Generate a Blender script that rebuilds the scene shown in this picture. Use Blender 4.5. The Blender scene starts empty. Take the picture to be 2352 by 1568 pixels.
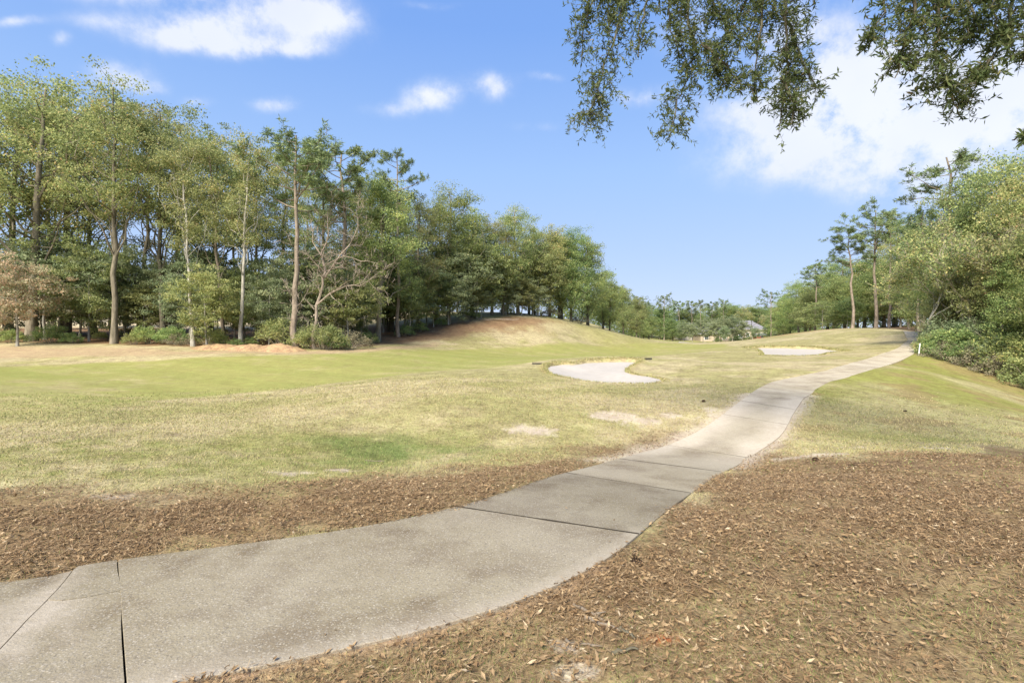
import bpy, math, random
import numpy as np
from mathutils import Vector, geometry
R = math.radians
sc = bpy.context.scene
random.seed(7)
rng = np.random.default_rng(7)

# ------------------------------------------------------------------ camera, sky, sun, exposure
CAMH = 1.7
cam_d = bpy.data.cameras.new('camera')
cam = bpy.data.objects.new('camera', cam_d)
sc.collection.objects.link(cam)
cam.location = (0, 0, CAMH)
cam.rotation_euler = (R(90), 0, 0)
cam_d.lens = 18.0
cam_d.sensor_width = 36.0
cam_d.clip_start = 0.05
cam_d.clip_end = 4000
sc.camera = cam

SUN_EL, SUN_AZ = 42.0, 206.0        # azimuth clockwise from +Y : behind the camera, a little to the left
sc.view_settings.view_transform = 'Standard'
sc.view_settings.look = 'None'
sc.view_settings.exposure = 1.50
sc.view_settings.gamma = 1.0
sc.view_settings.use_curve_mapping = False
sc.render.film_transparent = False
sc.cycles.max_bounces = 6
sc.cycles.diffuse_bounces = 3
sc.cycles.transmission_bounces = 3
sc.cycles.glossy_bounces = 2
sc.cycles.use_denoising = True
sc.cycles.sample_clamp_indirect = 6

sun_d = bpy.data.lights.new('sun', 'SUN')
sun_d.energy = 3.9
sun_d.angle = R(26)
sun_d.color = (1.0, 0.93, 0.82)
sun = bpy.data.objects.new('sun', sun_d)
sc.collection.objects.link(sun)
sv = Vector((math.sin(R(SUN_AZ)) * math.cos(R(SUN_EL)), math.cos(R(SUN_AZ)) * math.cos(R(SUN_EL)), math.sin(R(SUN_EL))))
sun.rotation_euler = sv.to_track_quat('Z', 'Y').to_euler()
sun.location = (-20, -20, 60)

CX, CY, F = 1176.0, 784.0, 1176.0     # pixel frame used to survey the place: 2352 x 1568

class NT:
    """small helper for node trees"""
    def __init__(s, tree):
        s.t = tree
        s.n = tree.nodes
        s.l = tree.links
    def add(s, typ, **kw):
        n = s.n.new(typ)
        for k, v in kw.items():
            if k == 'inp':
                for i, val in v.items():
                    if hasattr(val, 'is_output'):
                        s.l.new(val, n.inputs[i])
                    else:
                        n.inputs[i].default_value = val
            else:
                setattr(n, k, v)
        return n
    def math(s, op, a, b=0.0, c=None, clamp=False):
        n = s.n.new('ShaderNodeMath')
        n.operation = op
        n.use_clamp = clamp
        for i, v in enumerate((a, b) if c is None else (a, b, c)):
            if hasattr(v, 'is_output'):
                s.l.new(v, n.inputs[i])
            else:
                n.inputs[i].default_value = v
        return n.outputs[0]
    def mix(s, fac, a, b, blend='MIX'):
        n = s.n.new('ShaderNodeMix')
        n.data_type = 'RGBA'
        n.blend_type = blend
        for i, v in ((0, fac), (6, a), (7, b)):
            if hasattr(v, 'is_output'):
                s.l.new(v, n.inputs[i])
            else:
                n.inputs[i].default_value = v if i == 0 else (v[0], v[1], v[2], 1.0)
        return n.outputs[2]
    def ramp(s, fac, stops, interp='LINEAR'):
        n = s.n.new('ShaderNodeValToRGB')
        n.color_ramp.interpolation = interp
        e = n.color_ramp.elements
        while len(e) > 1:
            e.remove(e[-1])
        e[0].position = stops[0][0]
        e[0].color = (*stops[0][1], 1)
        for p, c in stops[1:]:
            x = e.new(p)
            x.color = (*c, 1)
        s.l.new(fac, n.inputs[0])
        return n.outputs[0]
    def noise(s, vec, scale, detail=4.0, rough=0.55):
        n = s.n.new('ShaderNodeTexNoise')
        n.inputs['Scale'].default_value = scale
        n.inputs['Detail'].default_value = detail
        n.inputs['Roughness'].default_value = rough
        if vec is not None:
            s.l.new(vec, n.inputs['Vector'])
        return n.outputs[0]

world = bpy.data.worlds.new('World')
sc.world = world
world.use_nodes = True
wt = NT(world.node_tree)
wt.n.clear()
sky = wt.add('ShaderNodeTexSky', sky_type='NISHITA', sun_disc=False, sun_elevation=R(SUN_EL), sun_rotation=R(SUN_AZ),
             altitude=20.0, air_density=1.0, dust_density=0.6, ozone_density=1.6)
tc = wt.add('ShaderNodeTexCoord')
sep = wt.add('ShaderNodeSeparateXYZ', inp={0: tc.outputs['Generated']})
dx, dy, dz = sep.outputs
# fair-weather clouds: lumps at directions in the sky, torn by noise; general noise cover in every direction
ysafe = wt.math('MAXIMUM', dy, 0.05)
U = wt.math('DIVIDE', dx, ysafe)
V = wt.math('DIVIDE', dz, ysafe)
nz = wt.add('ShaderNodeTexNoise', inp={'Vector': tc.outputs['Generated'], 'Scale': 5.0, 'Detail': 6.0, 'Roughness': 0.55})
nsep = wt.add('ShaderNodeSeparateColor', inp={0: nz.outputs['Color']})
Uw = wt.math('ADD', U, wt.math('MULTIPLY', wt.math('SUBTRACT', nsep.outputs[0], 0.5), 0.16))
Vw = wt.math('ADD', V, wt.math('MULTIPLY', wt.math('SUBTRACT', nsep.outputs[1], 0.5), 0.10))
CLOUDS = [(745, 45, 75, 42, 1.3), (640, 22, 110, 30, 1.1), (440, 82, 115, 30, 1.5), (570, 100, 130, 22, 1.4), (380, -10, 190, 32, 1.1), (250, 60, 90, 18, .5), (520, 50, 110, 22, .7), (680, 110, 60, 14, .6),
          (980, 228, 52, 32, 1.25), (1140, 208, 62, 28, 1.25), (890, 260, 50, 18, .6), (635, 238, 48, 17, 1.0), (50, 66, 55, 11, .9),
          (155, 108, 22, 14, .8), (285, 180, 55, 26, 1.1), (340, 205, 36, 14, .9), (1285, 180, 35, 12, .7), (450, 225, 40, 10, .6), (1480, 215, 70, 22, .7), (1000, 5, 60, 12, .5),
          (1880, 130, 110, 110, 1.2), (2010, 210, 170, 100, 1.3), (1830, 310, 140, 70, 1.2), (1760, 380, 160, 50, .55), (2060, 455, 170, 30, .6), (1700, 260, 110, 40, .6), (2130, 330, 190, 70, 1.1), (2290, 150, 150, 130, 1.3),
          (2000, 410, 170, 40, .7), (2300, 270, 150, 60, 1.0), (1620, 60, 90, 70, .5), (1250, 300, 60, 10, .4)]
acc = 0.0
UV = wt.add('ShaderNodeCombineXYZ', inp={0: Uw, 1: Vw, 2: 0.0}).outputs[0]
for (px, py, a, b, w) in CLOUDS:
    u0, v0, ka, kb = (px - CX) / F, (CY - py) / F, F / (a * 1.15), F / (b * 1.15)
    vm = wt.add('ShaderNodeVectorMath', operation='MULTIPLY_ADD', inp={0: UV, 1: (ka, kb, 0), 2: (-u0 * ka, -v0 * kb, 0)}).outputs[0]
    dt = wt.add('ShaderNodeVectorMath', operation='DOT_PRODUCT', inp={0: vm, 1: vm}).outputs['Value']
    acc = wt.math('MULTIPLY_ADD', wt.math('POWER', math.exp(-1), dt), w, acc)
front = wt.math('GREATER_THAN', dy, 0.06)
acc = wt.math('MULTIPLY', acc, front)
n2 = wt.noise(tc.outputs['Generated'], 11.0, 8.0, 0.66)
acc = wt.math('MULTIPLY', acc, wt.math('MULTIPLY', wt.math('SUBTRACT', n2, .26), 3.3))
# other directions: the same kind of scattered cloud
zz = wt.math('ADD', wt.math('MAXIMUM', dz, 0.0), 0.12)
cv = wt.add('ShaderNodeCombineXYZ', inp={0: wt.math('DIVIDE', dx, zz), 1: wt.math('DIVIDE', dy, zz), 2: 0.0})
gen = wt.noise(cv.outputs[0], 0.8, 6.0, 0.55)
genm = wt.math('MULTIPLY', wt.math('SUBTRACT', gen, 0.52), 3.2, clamp=True)
back = wt.math('SUBTRACT', 1.0, wt.math('MULTIPLY', wt.math('ADD', dy, 0.1), 2.5, clamp=True), clamp=True)
acc = wt.math('ADD', acc, wt.math('MULTIPLY', genm, back))
mr = wt.add('ShaderNodeMapRange', interpolation_type='SMOOTHSTEP', inp={0: acc, 1: 0.03, 2: 1.35, 3: 0.0, 4: 1.0})
cmask = wt.math('MULTIPLY', mr.outputs[0], 0.86)
gam = wt.add('ShaderNodeGamma', inp={0: wt.mix(1.0, sky.outputs[0], (1.0, .90, 1.06), 'MULTIPLY'), 1: 0.46})
hsv = wt.add('ShaderNodeHueSaturation', inp={'Hue': 0.512, 'Saturation': 1.62, 'Value': 1.78, 'Color': gam.outputs[0]})
cshade = wt.mix(wt.noise(tc.outputs['Generated'], 6.0, 3.0), (2.45, 2.6, 3.0), (3.25, 3.27, 3.4))
grad = wt.ramp(wt.math('MAXIMUM', dz, 0.0), [(0.0, (1.60, 1.95, 2.80)), (.12, (1.38, 1.88, 2.74)), (.31, (1.06, 1.72, 2.80)), (.52, (.58, 1.22, 2.62)), (1.0, (.34, .85, 2.2))])
skyc = wt.mix(.8, hsv.outputs[0], grad)
col = wt.mix(cmask, skyc, cshade)
bg = wt.add('ShaderNodeBackground', inp={0: col, 1: 0.12})
wo = wt.add('ShaderNodeOutputWorld', inp={0: bg.outputs[0]})

# ------------------------------------------------------------------ numpy helpers
def hash2(ix, iy, seed=0):
    h = (ix.astype(np.int64) * 374761393 + iy.astype(np.int64) * 668265263 + seed * 1274126177) & 0xFFFFFFFF
    h = ((h ^ (h >> 13)) * 1274126177) & 0xFFFFFFFF
    return ((h ^ (h >> 16)) & 0xFFFF) / 65535.0
def vnoise(x, y, seed=0):
    x0, y0 = np.floor(x), np.floor(y)
    fx, fy = x - x0, y - y0
    fx, fy = fx * fx * (3 - 2 * fx), fy * fy * (3 - 2 * fy)
    a, b = hash2(x0, y0, seed), hash2(x0 + 1, y0, seed)
    c, d = hash2(x0, y0 + 1, seed), hash2(x0 + 1, y0 + 1, seed)
    return (a * (1 - fx) + b * fx) * (1 - fy) + (c * (1 - fx) + d * fx) * fy
def fbm(x, y, scale, octv=4, seed=0):
    s, a, t = 0.0, 1.0, 0.0
    for o in range(octv):
        s = s + a * vnoise(x * scale + 17.3 * o, y * scale - 9.1 * o, seed + o)
        t += a
        a *= 0.5
        scale *= 2.07
    return s / t
def sstep(a, b, x):
    t = np.clip((x - a) / (b - a), 0, 1)
    return t * t * (3 - 2 * t)
def in_poly(P, poly):
    x, y = P[:, 0], P[:, 1]
    res = np.zeros(len(P), bool)
    n = len(poly)
    j = n - 1
    for i in range(n):
        xi, yi = poly[i]
        xj, yj = poly[j]
        c = ((yi > y) != (yj > y)) & (x < (xj - xi) * (y - yi) / (yj - yi + 1e-12) + xi)
        res ^= c
        j = i
    return res
def dist_line(P, line, closed=False):
    d = np.full(len(P), 1e9)
    n = len(line)
    for i in range(n if closed else n - 1):
        a, b = np.array(line[i]), np.array(line[(i + 1) % n])
        ab = b - a
        t = np.clip(((P - a) @ ab) / (ab @ ab + 1e-12), 0, 1)
        q = P - (a + t[:, None] * ab)
        d = np.minimum(d, np.hypot(q[:, 0], q[:, 1]))
    return d
def sdf(P, poly, reach=None):
    poly = np.asarray(poly, float)
    if reach is not None:                       # exact only near the polygon
        lo, hi = poly.min(0) - reach, poly.max(0) + reach
        m = np.all((P > lo) & (P < hi), axis=1)
        out = np.full(len(P), float(reach))
        if m.any():
            out[m] = sdf(P[m], poly)
        return out
    d = dist_line(P, poly, True)
    return np.where(in_poly(P, poly), -d, d)

def make_mesh(name, verts, quads=None, tris=None, attrs=None, smooth=False, cattr=None):
    """verts (N,3); quads (M,4); tris (K,3)"""
    me = bpy.data.meshes.new(name)
    verts = np.asarray(verts, np.float32)
    nq = 0 if quads is None else len(quads)
    nt = 0 if tris is None else len(tris)
    me.vertices.add(len(verts))
    me.vertices.foreach_set('co', verts.ravel())
    loops = []
    if nq: loops.append(np.asarray(quads, np.int32).ravel())
    if nt: loops.append(np.asarray(tris, np.int32).ravel())
    loops = np.concatenate(loops)
    me.loops.add(len(loops))
    me.loops.foreach_set('vertex_index', loops)
    starts = np.concatenate([np.arange(nq) * 4, nq * 4 + np.arange(nt) * 3]).astype(np.int32)
    me.polygons.add(nq + nt)
    me.polygons.foreach_set('loop_start', starts)
    me.polygons.foreach_set('use_smooth', np.full(nq + nt, bool(smooth)))
    for k, v in (attrs or {}).items():
        a = me.attributes.new(k, 'FLOAT', 'POINT')
        a.data.foreach_set('value', np.asarray(v, np.float32))
    for k, v in (cattr or {}).items():
        a = me.attributes.new(k, 'FLOAT_COLOR', 'POINT')
        vv = np.ones((len(verts), 4), np.float32)
        vv[:, :3] = v
        a.data.foreach_set('color', vv.ravel())
    me.update(calc_edges=True)
    me.validate()
    return me

def link(name, data, parent=None, mat=None, loc=None, rz=None):
    o = bpy.data.objects.new(name, data)
    sc.collection.objects.link(o)
    if parent is not None: o.parent = parent
    if mat is not None and data is not None and not data.materials: data.materials.append(mat)
    if loc is not None: o.location = loc
    if rz is not None: o.rotation_euler = (0, 0, rz)
    return o
def tag(o, label=None, cat=None, group=None, kind=None):
    if label: o['label'] = label
    if cat: o['category'] = cat
    if group: o['group'] = group
    if kind: o['kind'] = kind
    return o

# ------------------------------------------------------------------ terrain: surveyed spot heights, thin-plate interpolation
def W(px, py, d):
    return ((px - CX) / F * d, d, CAMH + (CY - py) / F * d)
ctrl = []
def cz(px, py, z): ctrl.append(W(px, py, (CAMH - z) * F / (py - CY)))     # by height
def cd(px, py, d): ctrl.append(W(px, py, d))                              # by distance
for px in (100, 700, 1300, 1900, 2300): cz(px, 1568, 0.0)
for px in (-300, 300, 900, 1500, 2100, 2650): cz(px, 1320, 0.0)
cz(273, 1289, 0); cz(1058, 1169, 0); cz(1470, 1230, 0)
cz(1298, 1087, -.20); cz(1586, 1134, -.20); cz(1420, 1054, -.44); cz(1659, 1085, -.42)
cz(1531, 1026, -.62); cz(1715, 1052, -.62); cz(1661, 952, -.25); cz(1810, 975, -.30); cz(1729, 901, 0.0); cz(1850, 912, 0.0)
cz(1800, 871, .1); cz(1909, 878, .1); cz(1896, 851, .35); cz(2000, 852, .35)
cd(2026, 812, 34); cd(2052, 834, 29); cd(2063, 799, 37.5); cd(2099, 813, 33.5); cd(2078, 786, 41); cd(2102, 792, 39); cd(2086, 779, 44); cd(2073, 760, 52); cd(2111, 761, 50)
# left of the path
for px, py, z in ((-350, 1150, 0), (0, 1120, 0), (400, 1120, -.02), (800, 1100, -.08), (1150, 1080, -.15), (-350, 1000, .0), (0, 1010, -.02), (350, 1010, -.08), (650, 1030, -.22), (950, 1035, -.38), (1200, 1010, -.32), (1400, 990, -.35),
                  (0, 930, .02), (300, 930, -.15), (600, 930, -.12), (850, 930, .05), (1050, 920, .12), (1250, 930, -.02), (1500, 930, -.12),
                  (-350, 880, .15), (0, 880, .1), (300, 870, -.05), (600, 870, -.1), (800, 870, .05), (1000, 860, .22), (1150, 880, .2), (1000, 895, .22), (1400, 882, .0), (1600, 880, .05)):
    cz(px, py, z)
cd(-350, 830, 31); cd(0, 838, 29); cd(300, 832, 30.5); cd(600, 826, 31.5); cd(850, 822, 33.5); cd(1100, 820, 37); cd(1100, 840, 30)
cd(-350, 795, 38); cd(0, 791, 38.5); cd(300, 797, 37); cd(600, 803, 36.5); cd(800, 800, 39.5); cd(900, 790, 45); cd(1000, 797, 47); cd(1200, 793, 55); cd(1350, 788, 68)
cd(1000, 767, 55); cd(1080, 750, 59); cd(1150, 735, 64); cd(1230, 733, 68); cd(1300, 738, 72); cd(1370, 750, 80); cd(1420, 768, 90); cd(1480, 783, 110); cd(1300, 765, 66)
cd(1150, 765, 58); cd(1200, 728, 90); cd(1350, 738, 110)
cd(1550, 787, 90); cd(1560, 786, 125); cd(1650, 786, 150); cd(1700, 783, 195); cd(1500, 780, 195); cd(1800, 770, 220); cd(1350, 760, 220); cd(1650, 789, 100)
cd(300, 770, 50); cd(0, 765, 50); cd(600, 770, 50); cd(820, 765, 56); cd(-350, 765, 50); cd(300, 748, 66); cd(0, 745, 66); cd(650, 748, 66); cd(300, 712, 120); cd(0, 705, 120); cd(650, 712, 120); cd(-350, 705, 120); cd(300, 690, 240); cd(0, 690, 240); cd(900, 715, 130)
# bunkers and their banks
cd(1400, 880, 21.2); cd(1255, 850, 25.0); cd(1380, 826, 30); cd(1500, 830, 29.5); cd(1520, 868, 22.6); cd(1250, 830, 30); cd(1350, 818, 34); cd(1600, 828, 30); cd(1600, 850, 25)
cd(1740, 806, 42); cd(1850, 816, 38); cd(1945, 807, 40); cd(1850, 796, 46); cd(1730, 798, 47); cd(1620, 806, 42); cd(1760, 832, 31)
cd(1850, 780, 54); cd(1950, 768, 58); cd(1780, 773, 75); cd(1850, 761, 76); cd(1900, 756, 75); cd(1950, 752.5, 74); cd(2020, 752.5, 72); cd(2060, 756, 64); cd(1990, 785, 50); cd(1700, 783, 85)
cd(1960, 756, 90); cd(2010, 756, 88); cd(1870, 764, 98); cd(1772, 779, 140); cd(2100, 758, 70); cd(1950, 757, 120)
# right embankment and wood
for px, py, d in ((2130, 818, 33), (2200, 845, 29.5), (2280, 873, 27.5), (2352, 900, 26), (2600, 990, 20), (1960, 930, 16), (1900, 985, 12.2), (2000, 1000, 11.8), (2352, 1020, 11.5), (2150, 950, 15), (2250, 920, 18.5),
                  (2050, 900, 19), (2352, 960, 15.5), (2150, 860, 25.5), (1850, 1042, 9.7), (2100, 1040, 9.4), (2352, 1060, 8.6), (2600, 1150, 6.1), (2000, 1150, 5.7), (2352, 1200, 4.85)):
    cd(px, py, d)
cd(2250, 800, 40); cd(2352, 820, 40); cd(2500, 840, 35); cd(2250, 770, 60); cd(2500, 760, 60); cd(2300, 740, 120)
# outside the picture
for p in ((0, -4, 0), (-6, -4, 0), (6, -4, 0), (-15, -15, 0), (15, -15, -.1), (0, -40, .3), (-40, -20, .5), (40, -20, -.5), (-60, 10, 1.5), (45, 8, -1), (-150, -100, 2), (150, -100, 1),
          (0, 420, 9), (250, 420, 12), (-250, 420, 22), (500, 800, 20), (-500, 800, 30), (0, 900, 18), (250, 100, 6), (-250, 60, 12), (0, 0.8, 0), (-1, -1, 0), (1, -1, 0)):
    ctrl.append(p)
ctrl = np.array(ctrl)
def lp(x, y):
    r = np.hypot(x, y)
    return np.arctan2(x, y) * 1.3, np.log(r + 0.5)
_cu, _cv = lp(ctrl[:, 0], ctrl[:, 1])
def _k(r2): return 0.5 * r2 * np.log(r2 + 1e-9)
_n = len(ctrl)
_A = np.zeros((_n + 3, _n + 3))
_A[:_n, :_n] = _k((_cu[:, None] - _cu) ** 2 + (_cv[:, None] - _cv) ** 2) + np.eye(_n) * 0.004
_A[:_n, _n], _A[:_n, _n + 1], _A[:_n, _n + 2] = 1, _cu, _cv
_A[_n:, :_n] = _A[:_n, _n:].T
_sol = np.linalg.solve(_A, np.concatenate([ctrl[:, 2], np.zeros(3)]))
def T0(x, y):
    x, y = np.atleast_1d(np.asarray(x, float)), np.atleast_1d(np.asarray(y, float))
    out = np.empty(len(x))
    for s in range(0, len(x), 20000):
        u, v = lp(x[s:s + 20000], y[s:s + 20000])
        K = _k((u[:, None] - _cu) ** 2 + (v[:, None] - _cv) ** 2)
        out[s:s + 20000] = K @ _sol[:_n] + _sol[_n] + _sol[_n + 1] * u + _sol[_n + 2] * v
    return out
def G(px, py):
    """where the ray through a survey pixel meets the terrain"""
    d = np.exp(np.linspace(math.log(1.2), math.log(600), 700))
    x = (px - CX) / F * d
    zr = CAMH + (CY - py) / F * d
    h = zr - T0(x, d)
    i = np.argmax(h < 0) if (h < 0).any() else len(d) - 1
    if i == 0: return np.array([x[0], d[0]])
    t = min(1.0, max(0.0, h[i - 1] / (h[i - 1] - h[i] + 1e-12)))
    dd = d[i - 1] + t * (d[i] - d[i - 1])
    return np.array([(px - CX) / F * dd, dd])
def GL(pts): return np.array([G(*p) for p in pts])

# path edges
LE = [(273, 1289), (501, 1259), (700, 1236), (857, 1211), (919, 1197), (1058, 1169), (1180, 1127), (1298, 1087), (1420, 1054), (1470, 1041), (1531, 1022), (1578, 1004), (1630, 976), (1661, 952), (1703, 921), (1729, 901), (1740, 893),
      (1772, 877), (1800, 870), (1831, 864), (1896, 851), (1961, 832), (2026, 812), (2063, 799), (2078, 787), (2086, 780), (2073, 760)]
RE = [(456, 1562), (700, 1515), (919, 1467), (1134, 1410), (1313, 1338), (1413, 1281), (1470, 1230), (1525, 1180), (1586, 1134), (1659, 1085), (1715, 1052), (1758, 1027), (1792, 1004), (1810, 976), (1817, 958), (1828, 941), (1850, 912), (1875, 894),
      (1909, 878), (1948, 867), (2000, 852), (2052, 834), (2099, 813), (2103, 800), (2104, 790), (2111, 762)]
LW, RW = GL(LE), GL(RE)
J0R = np.array([-1.84, 2.45])
RW = np.vstack([J0R, RW])
LEX = np.array([[-8.2, 2.2], [-5.2, 3.05], *GL([(0, 1339), (123, 1320), (182, 1304)])])   # the path goes on to the left, broken
PATH_POLY = np.vstack([LEX, LW, RW[::-1], [[-3.5, 1.3], [-7.0, 0.2]]])
LINE_L, LINE_R = np.vstack([LEX, LW]), np.vstack([[[-7, .2], [-3.5, 1.3]], RW])

B1 = GL([(1254, 845), (1262, 838), (1290, 834), (1315, 836), (1345, 831), (1390, 828), (1430, 828), (1465, 829), (1470, 833), (1455, 839), (1438, 846), (1437, 852), (1455, 857), (1490, 862), (1515, 868), (1521, 873), (1500, 877.5), (1440, 878), (1380, 877), (1330, 871), (1290, 864), (1262, 855)])
B2 = GL([(1712, 801), (1745, 797.5), (1790, 797.5), (1850, 799), (1900, 801), (1948, 805), (1925, 808), (1900, 811), (1880, 815), (1820, 815.5), (1755, 815), (1752, 808), (1740, 804)])
B3 = GL([(1530, 785.5), (1560, 784.3), (1620, 785), (1660, 787.2), (1600, 787.2)])
PILES = [(505, 796, 37.2, 1.7, .38), (575, 797, 36.8, 1.6, .42), (640, 798, 36.6, 1.7, .45)]

def noisy(P, amp, sc_, seed): return (fbm(P[:, 0], P[:, 1], sc_, 3, seed) - .5) * 2 * amp
def T(x, y, detail=True):
    z = T0(x, y)
    P = np.stack([np.atleast_1d(x), np.atleast_1d(y)], 1).astype(float)
    r = np.hypot(P[:, 0], P[:, 1])
    z = z + (fbm(P[:, 0], P[:, 1], 0.9, 3, 5) - .5) * 0.05 * sstep(1.5, 4, r) + (fbm(P[:, 0], P[:, 1], 0.16, 2, 8) - .5) * .18 * sstep(8, 30, r)
    s1 = sdf(P, B1, 3.0) + noisy(P, .10, 1.6, 3)
    s2 = sdf(P, B2, 4.0) + noisy(P, .12, 1.2, 4)
    s3 = sdf(P, B3, 6.0)
    lip = .12 * np.exp(-(s1 - .25) ** 2 / .12) * sstep(24.0, 27.0, P[:, 1]) + .15 * np.exp(-(s2 - .35) ** 2 / .3) * sstep(41.0, 44.0, P[:, 1])
    z = z + lip - .6 * sstep(.05, -.45, s1) - .65 * sstep(.05, -.6, s2) - .5 * sstep(0.1, -.6, s3)
    sp = sdf(P, PATH_POLY, 2.0)
    z = z - 0.14 * sstep(.0, -.16, sp)
    return z

# ------------------------------------------------------------------ materials
MATS = {}
def new_mat(name):
    m = bpy.data.materials.new(name)
    m.use_nodes = True
    t = NT(m.node_tree)
    t.n.clear()
    out = t.add('ShaderNodeOutputMaterial')
    MATS[name] = m
    return m, t, out
def principled(t, out, col, rough=0.8, spec=0.3, bump=None, bstr=0.3, bdist=0.02):
    p = t.add('ShaderNodeBsdfPrincipled')
    if hasattr(col, 'is_output'): t.l.new(col, p.inputs['Base Color'])
    else: p.inputs['Base Color'].default_value = (*col, 1)
    p.inputs['Roughness'].default_value = rough
    p.inputs['Specular IOR Level'].default_value = spec
    if bump is not None:
        b = t.add('ShaderNodeBump', inp={'Height': bump, 'Strength': bstr, 'Distance': bdist})
        t.l.new(b.outputs[0], p.inputs['Normal'])
    t.l.new(p.outputs[0], out.inputs[0])
    return p

def leaf_mat(name, stops, trans=0.5, rough=.55, var=.35):
    m, t, out = new_mat(name)
    a = t.add('ShaderNodeAttribute', attribute_name='rnd')
    oi = t.add('ShaderNodeObjectInfo')
    col = t.ramp(a.outputs['Fac'], stops)
    val = t.math('ADD', 1 - var / 2, t.math('MULTIPLY', oi.outputs['Random'], var))
    r2 = t.math('FRACT', t.math('MULTIPLY', oi.outputs['Random'], 7.31))
    hs = t.add('ShaderNodeHueSaturation', inp={'Hue': t.math('ADD', .490, t.math('MULTIPLY', r2, .032)), 'Saturation': .84, 'Value': val, 'Color': col})
    p = t.add('ShaderNodeBsdfPrincipled', inp={'Base Color': hs.outputs[0], 'Roughness': rough, 'Specular IOR Level': .25})
    tr = t.add('ShaderNodeBsdfTranslucent', inp={0: hs.outputs[0]})
    mx = t.add('ShaderNodeMixShader', inp={0: trans, 1: p.outputs[0], 2: tr.outputs[0]})
    t.l.new(mx.outputs[0], out.inputs[0])
    return m
leaf_mat('oak_olive', [(0, (0.112, 0.158, 0.037)), (.35, (0.236, 0.286, 0.074)), (.65, (0.381, 0.404, 0.106)), (.88, (0.534, 0.478, 0.138)), (1, (0.617, 0.362, 0.128))])
leaf_mat('oak_bronze', [(0, (0.127, 0.158, 0.042)), (.3, (0.235, 0.255, 0.072)), (.6, (0.335, 0.325, 0.096)), (.85, (0.428, 0.359, 0.117)), (1, (0.509, 0.304, 0.111))])
leaf_mat('oak_green', [(0, (0.097, 0.157, 0.032)), (.4, (0.234, 0.304, 0.066)), (.75, (0.386, 0.428, 0.099)), (1, (0.606, 0.536, 0.121))])
leaf_mat('evergreen', [(0, (0.066, 0.140, 0.031)), (.4, (0.182, 0.279, 0.063)), (.75, (0.329, 0.419, 0.100)), (1, (0.560, 0.558, 0.134))])
leaf_mat('pale_green', [(0, (0.118, 0.157, 0.059)), (.4, (0.216, 0.269, 0.111)), (.75, (0.313, 0.360, 0.157)), (1, (0.418, 0.405, 0.170))])
leaf_mat('lime', [(0, (0.131, 0.170, 0.039)), (.4, (0.248, 0.287, 0.072)), (.75, (0.366, 0.373, 0.105)), (1, (0.497, 0.431, 0.131))])
leaf_mat('orange_leaf', [(0, (.34, .38, .16)), (.4, (.48, .46, .24)), (.65, (.68, .50, .28)), (1, (.74, .46, .24))])
leaf_mat('pine_needle', [(0, (0.079, 0.122, 0.035)), (.5, (0.174, 0.238, 0.067)), (1, (0.317, 0.360, 0.122))], trans=.3)
leaf_mat('dry_leaf', [(0, (.10, .085, .04)), (.5, (.19, .16, .085)), (1, (.30, .24, .13))], trans=.2)
leaf_mat('willow_oak', [(0, (.05, .085, .018)), (.5, (.11, .16, .036)), (.85, (.20, .23, .06)), (1, (.30, .22, .07))], trans=.5, var=.1)

def bark_mat(name, c1, c2, scale=6.0, stretch=.25):
    m, t, out = new_mat(name)
    g = t.add('ShaderNodeTexCoord')
    mp = t.add('ShaderNodeMapping', inp={0: g.outputs['Object']})
    mp.inputs['Scale'].default_value = (1, 1, stretch)
    n1 = t.noise(mp.outputs[0], scale, 5.0, .65)
    n2 = t.noise(g.outputs['Object'], .6, 3.0)
    col = t.mix(t.ramp(n1, [(.35, (0, 0, 0)), (.65, (1, 1, 1))]), c1, c2)
    col = t.mix(t.math('MULTIPLY', n2, .5), col, (.16, .17, .10))
    principled(t, out, col, .9, .15, n1, .7, .06)
    return m
bark_mat('bark_oak', (.10, .078, .058), (.25, .205, .155))
bark_mat('bark_pale', (.22, .20, .17), (.50, .46, .40))
bark_mat('bark_pine', (.12, .085, .065), (.33, .255, .21), 4.0)
bark_mat('bark_dark', (.045, .036, .028), (.12, .095, .07))
bark_mat('bark_dead', (.17, .125, .10), (.40, .31, .26), 8.0)
bark_mat('twig_grey', (.20, .165, .125), (.42, .36, .28), 8.0)

# ground: colour painted by cover (grass, straw, litter, soil) + fine grain
gm, t, out = new_mat('ground')
a = t.add('ShaderNodeAttribute', attribute_name='cover')
gr = t.add('ShaderNodeAttribute', attribute_name='grain')
geo = t.add('ShaderNodeNewGeometry')
pos = geo.outputs['Position']
n1 = t.noise(pos, 42.0, 4.0, .7)
n2 = t.noise(pos, 9.0, 5.0, .7)
n3 = t.noise(pos, 2.2, 5.0, .65)
vor = t.add('ShaderNodeTexVoronoi', inp={'Vector': pos, 'Scale': 15.0, 'Randomness': 1.0})
f = t.math('ADD', t.math('MULTIPLY', t.math('SUBTRACT', n1, .5), 1.3), t.math('MULTIPLY', t.math('SUBTRACT', n2, .5), 2.0))
n5 = t.noise(pos, .45, 7.0, .72)
f = t.math('ADD', f, t.math('ADD', t.math('MULTIPLY', t.math('SUBTRACT', n3, .5), 1.5), t.math('MULTIPLY', t.math('SUBTRACT', n5, .5), 1.1)))
f = t.math('MULTIPLY', f, gr.outputs['Fac'])
val = t.math('ADD', 1.0, f)
hs = t.add('ShaderNodeHueSaturation', inp={'Hue': t.math('ADD', .5, t.math('MULTIPLY', t.math('SUBTRACT', n3, .5), .07)), 'Saturation': 1.0, 'Value': val, 'Color': a.outputs['Color']})
fleck = t.math('MULTIPLY', t.math('LESS_THAN', vor.outputs['Distance'], .17), t.math('GREATER_THAN', t.noise(pos, 1.1, 4.0, .6), .53))
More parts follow.
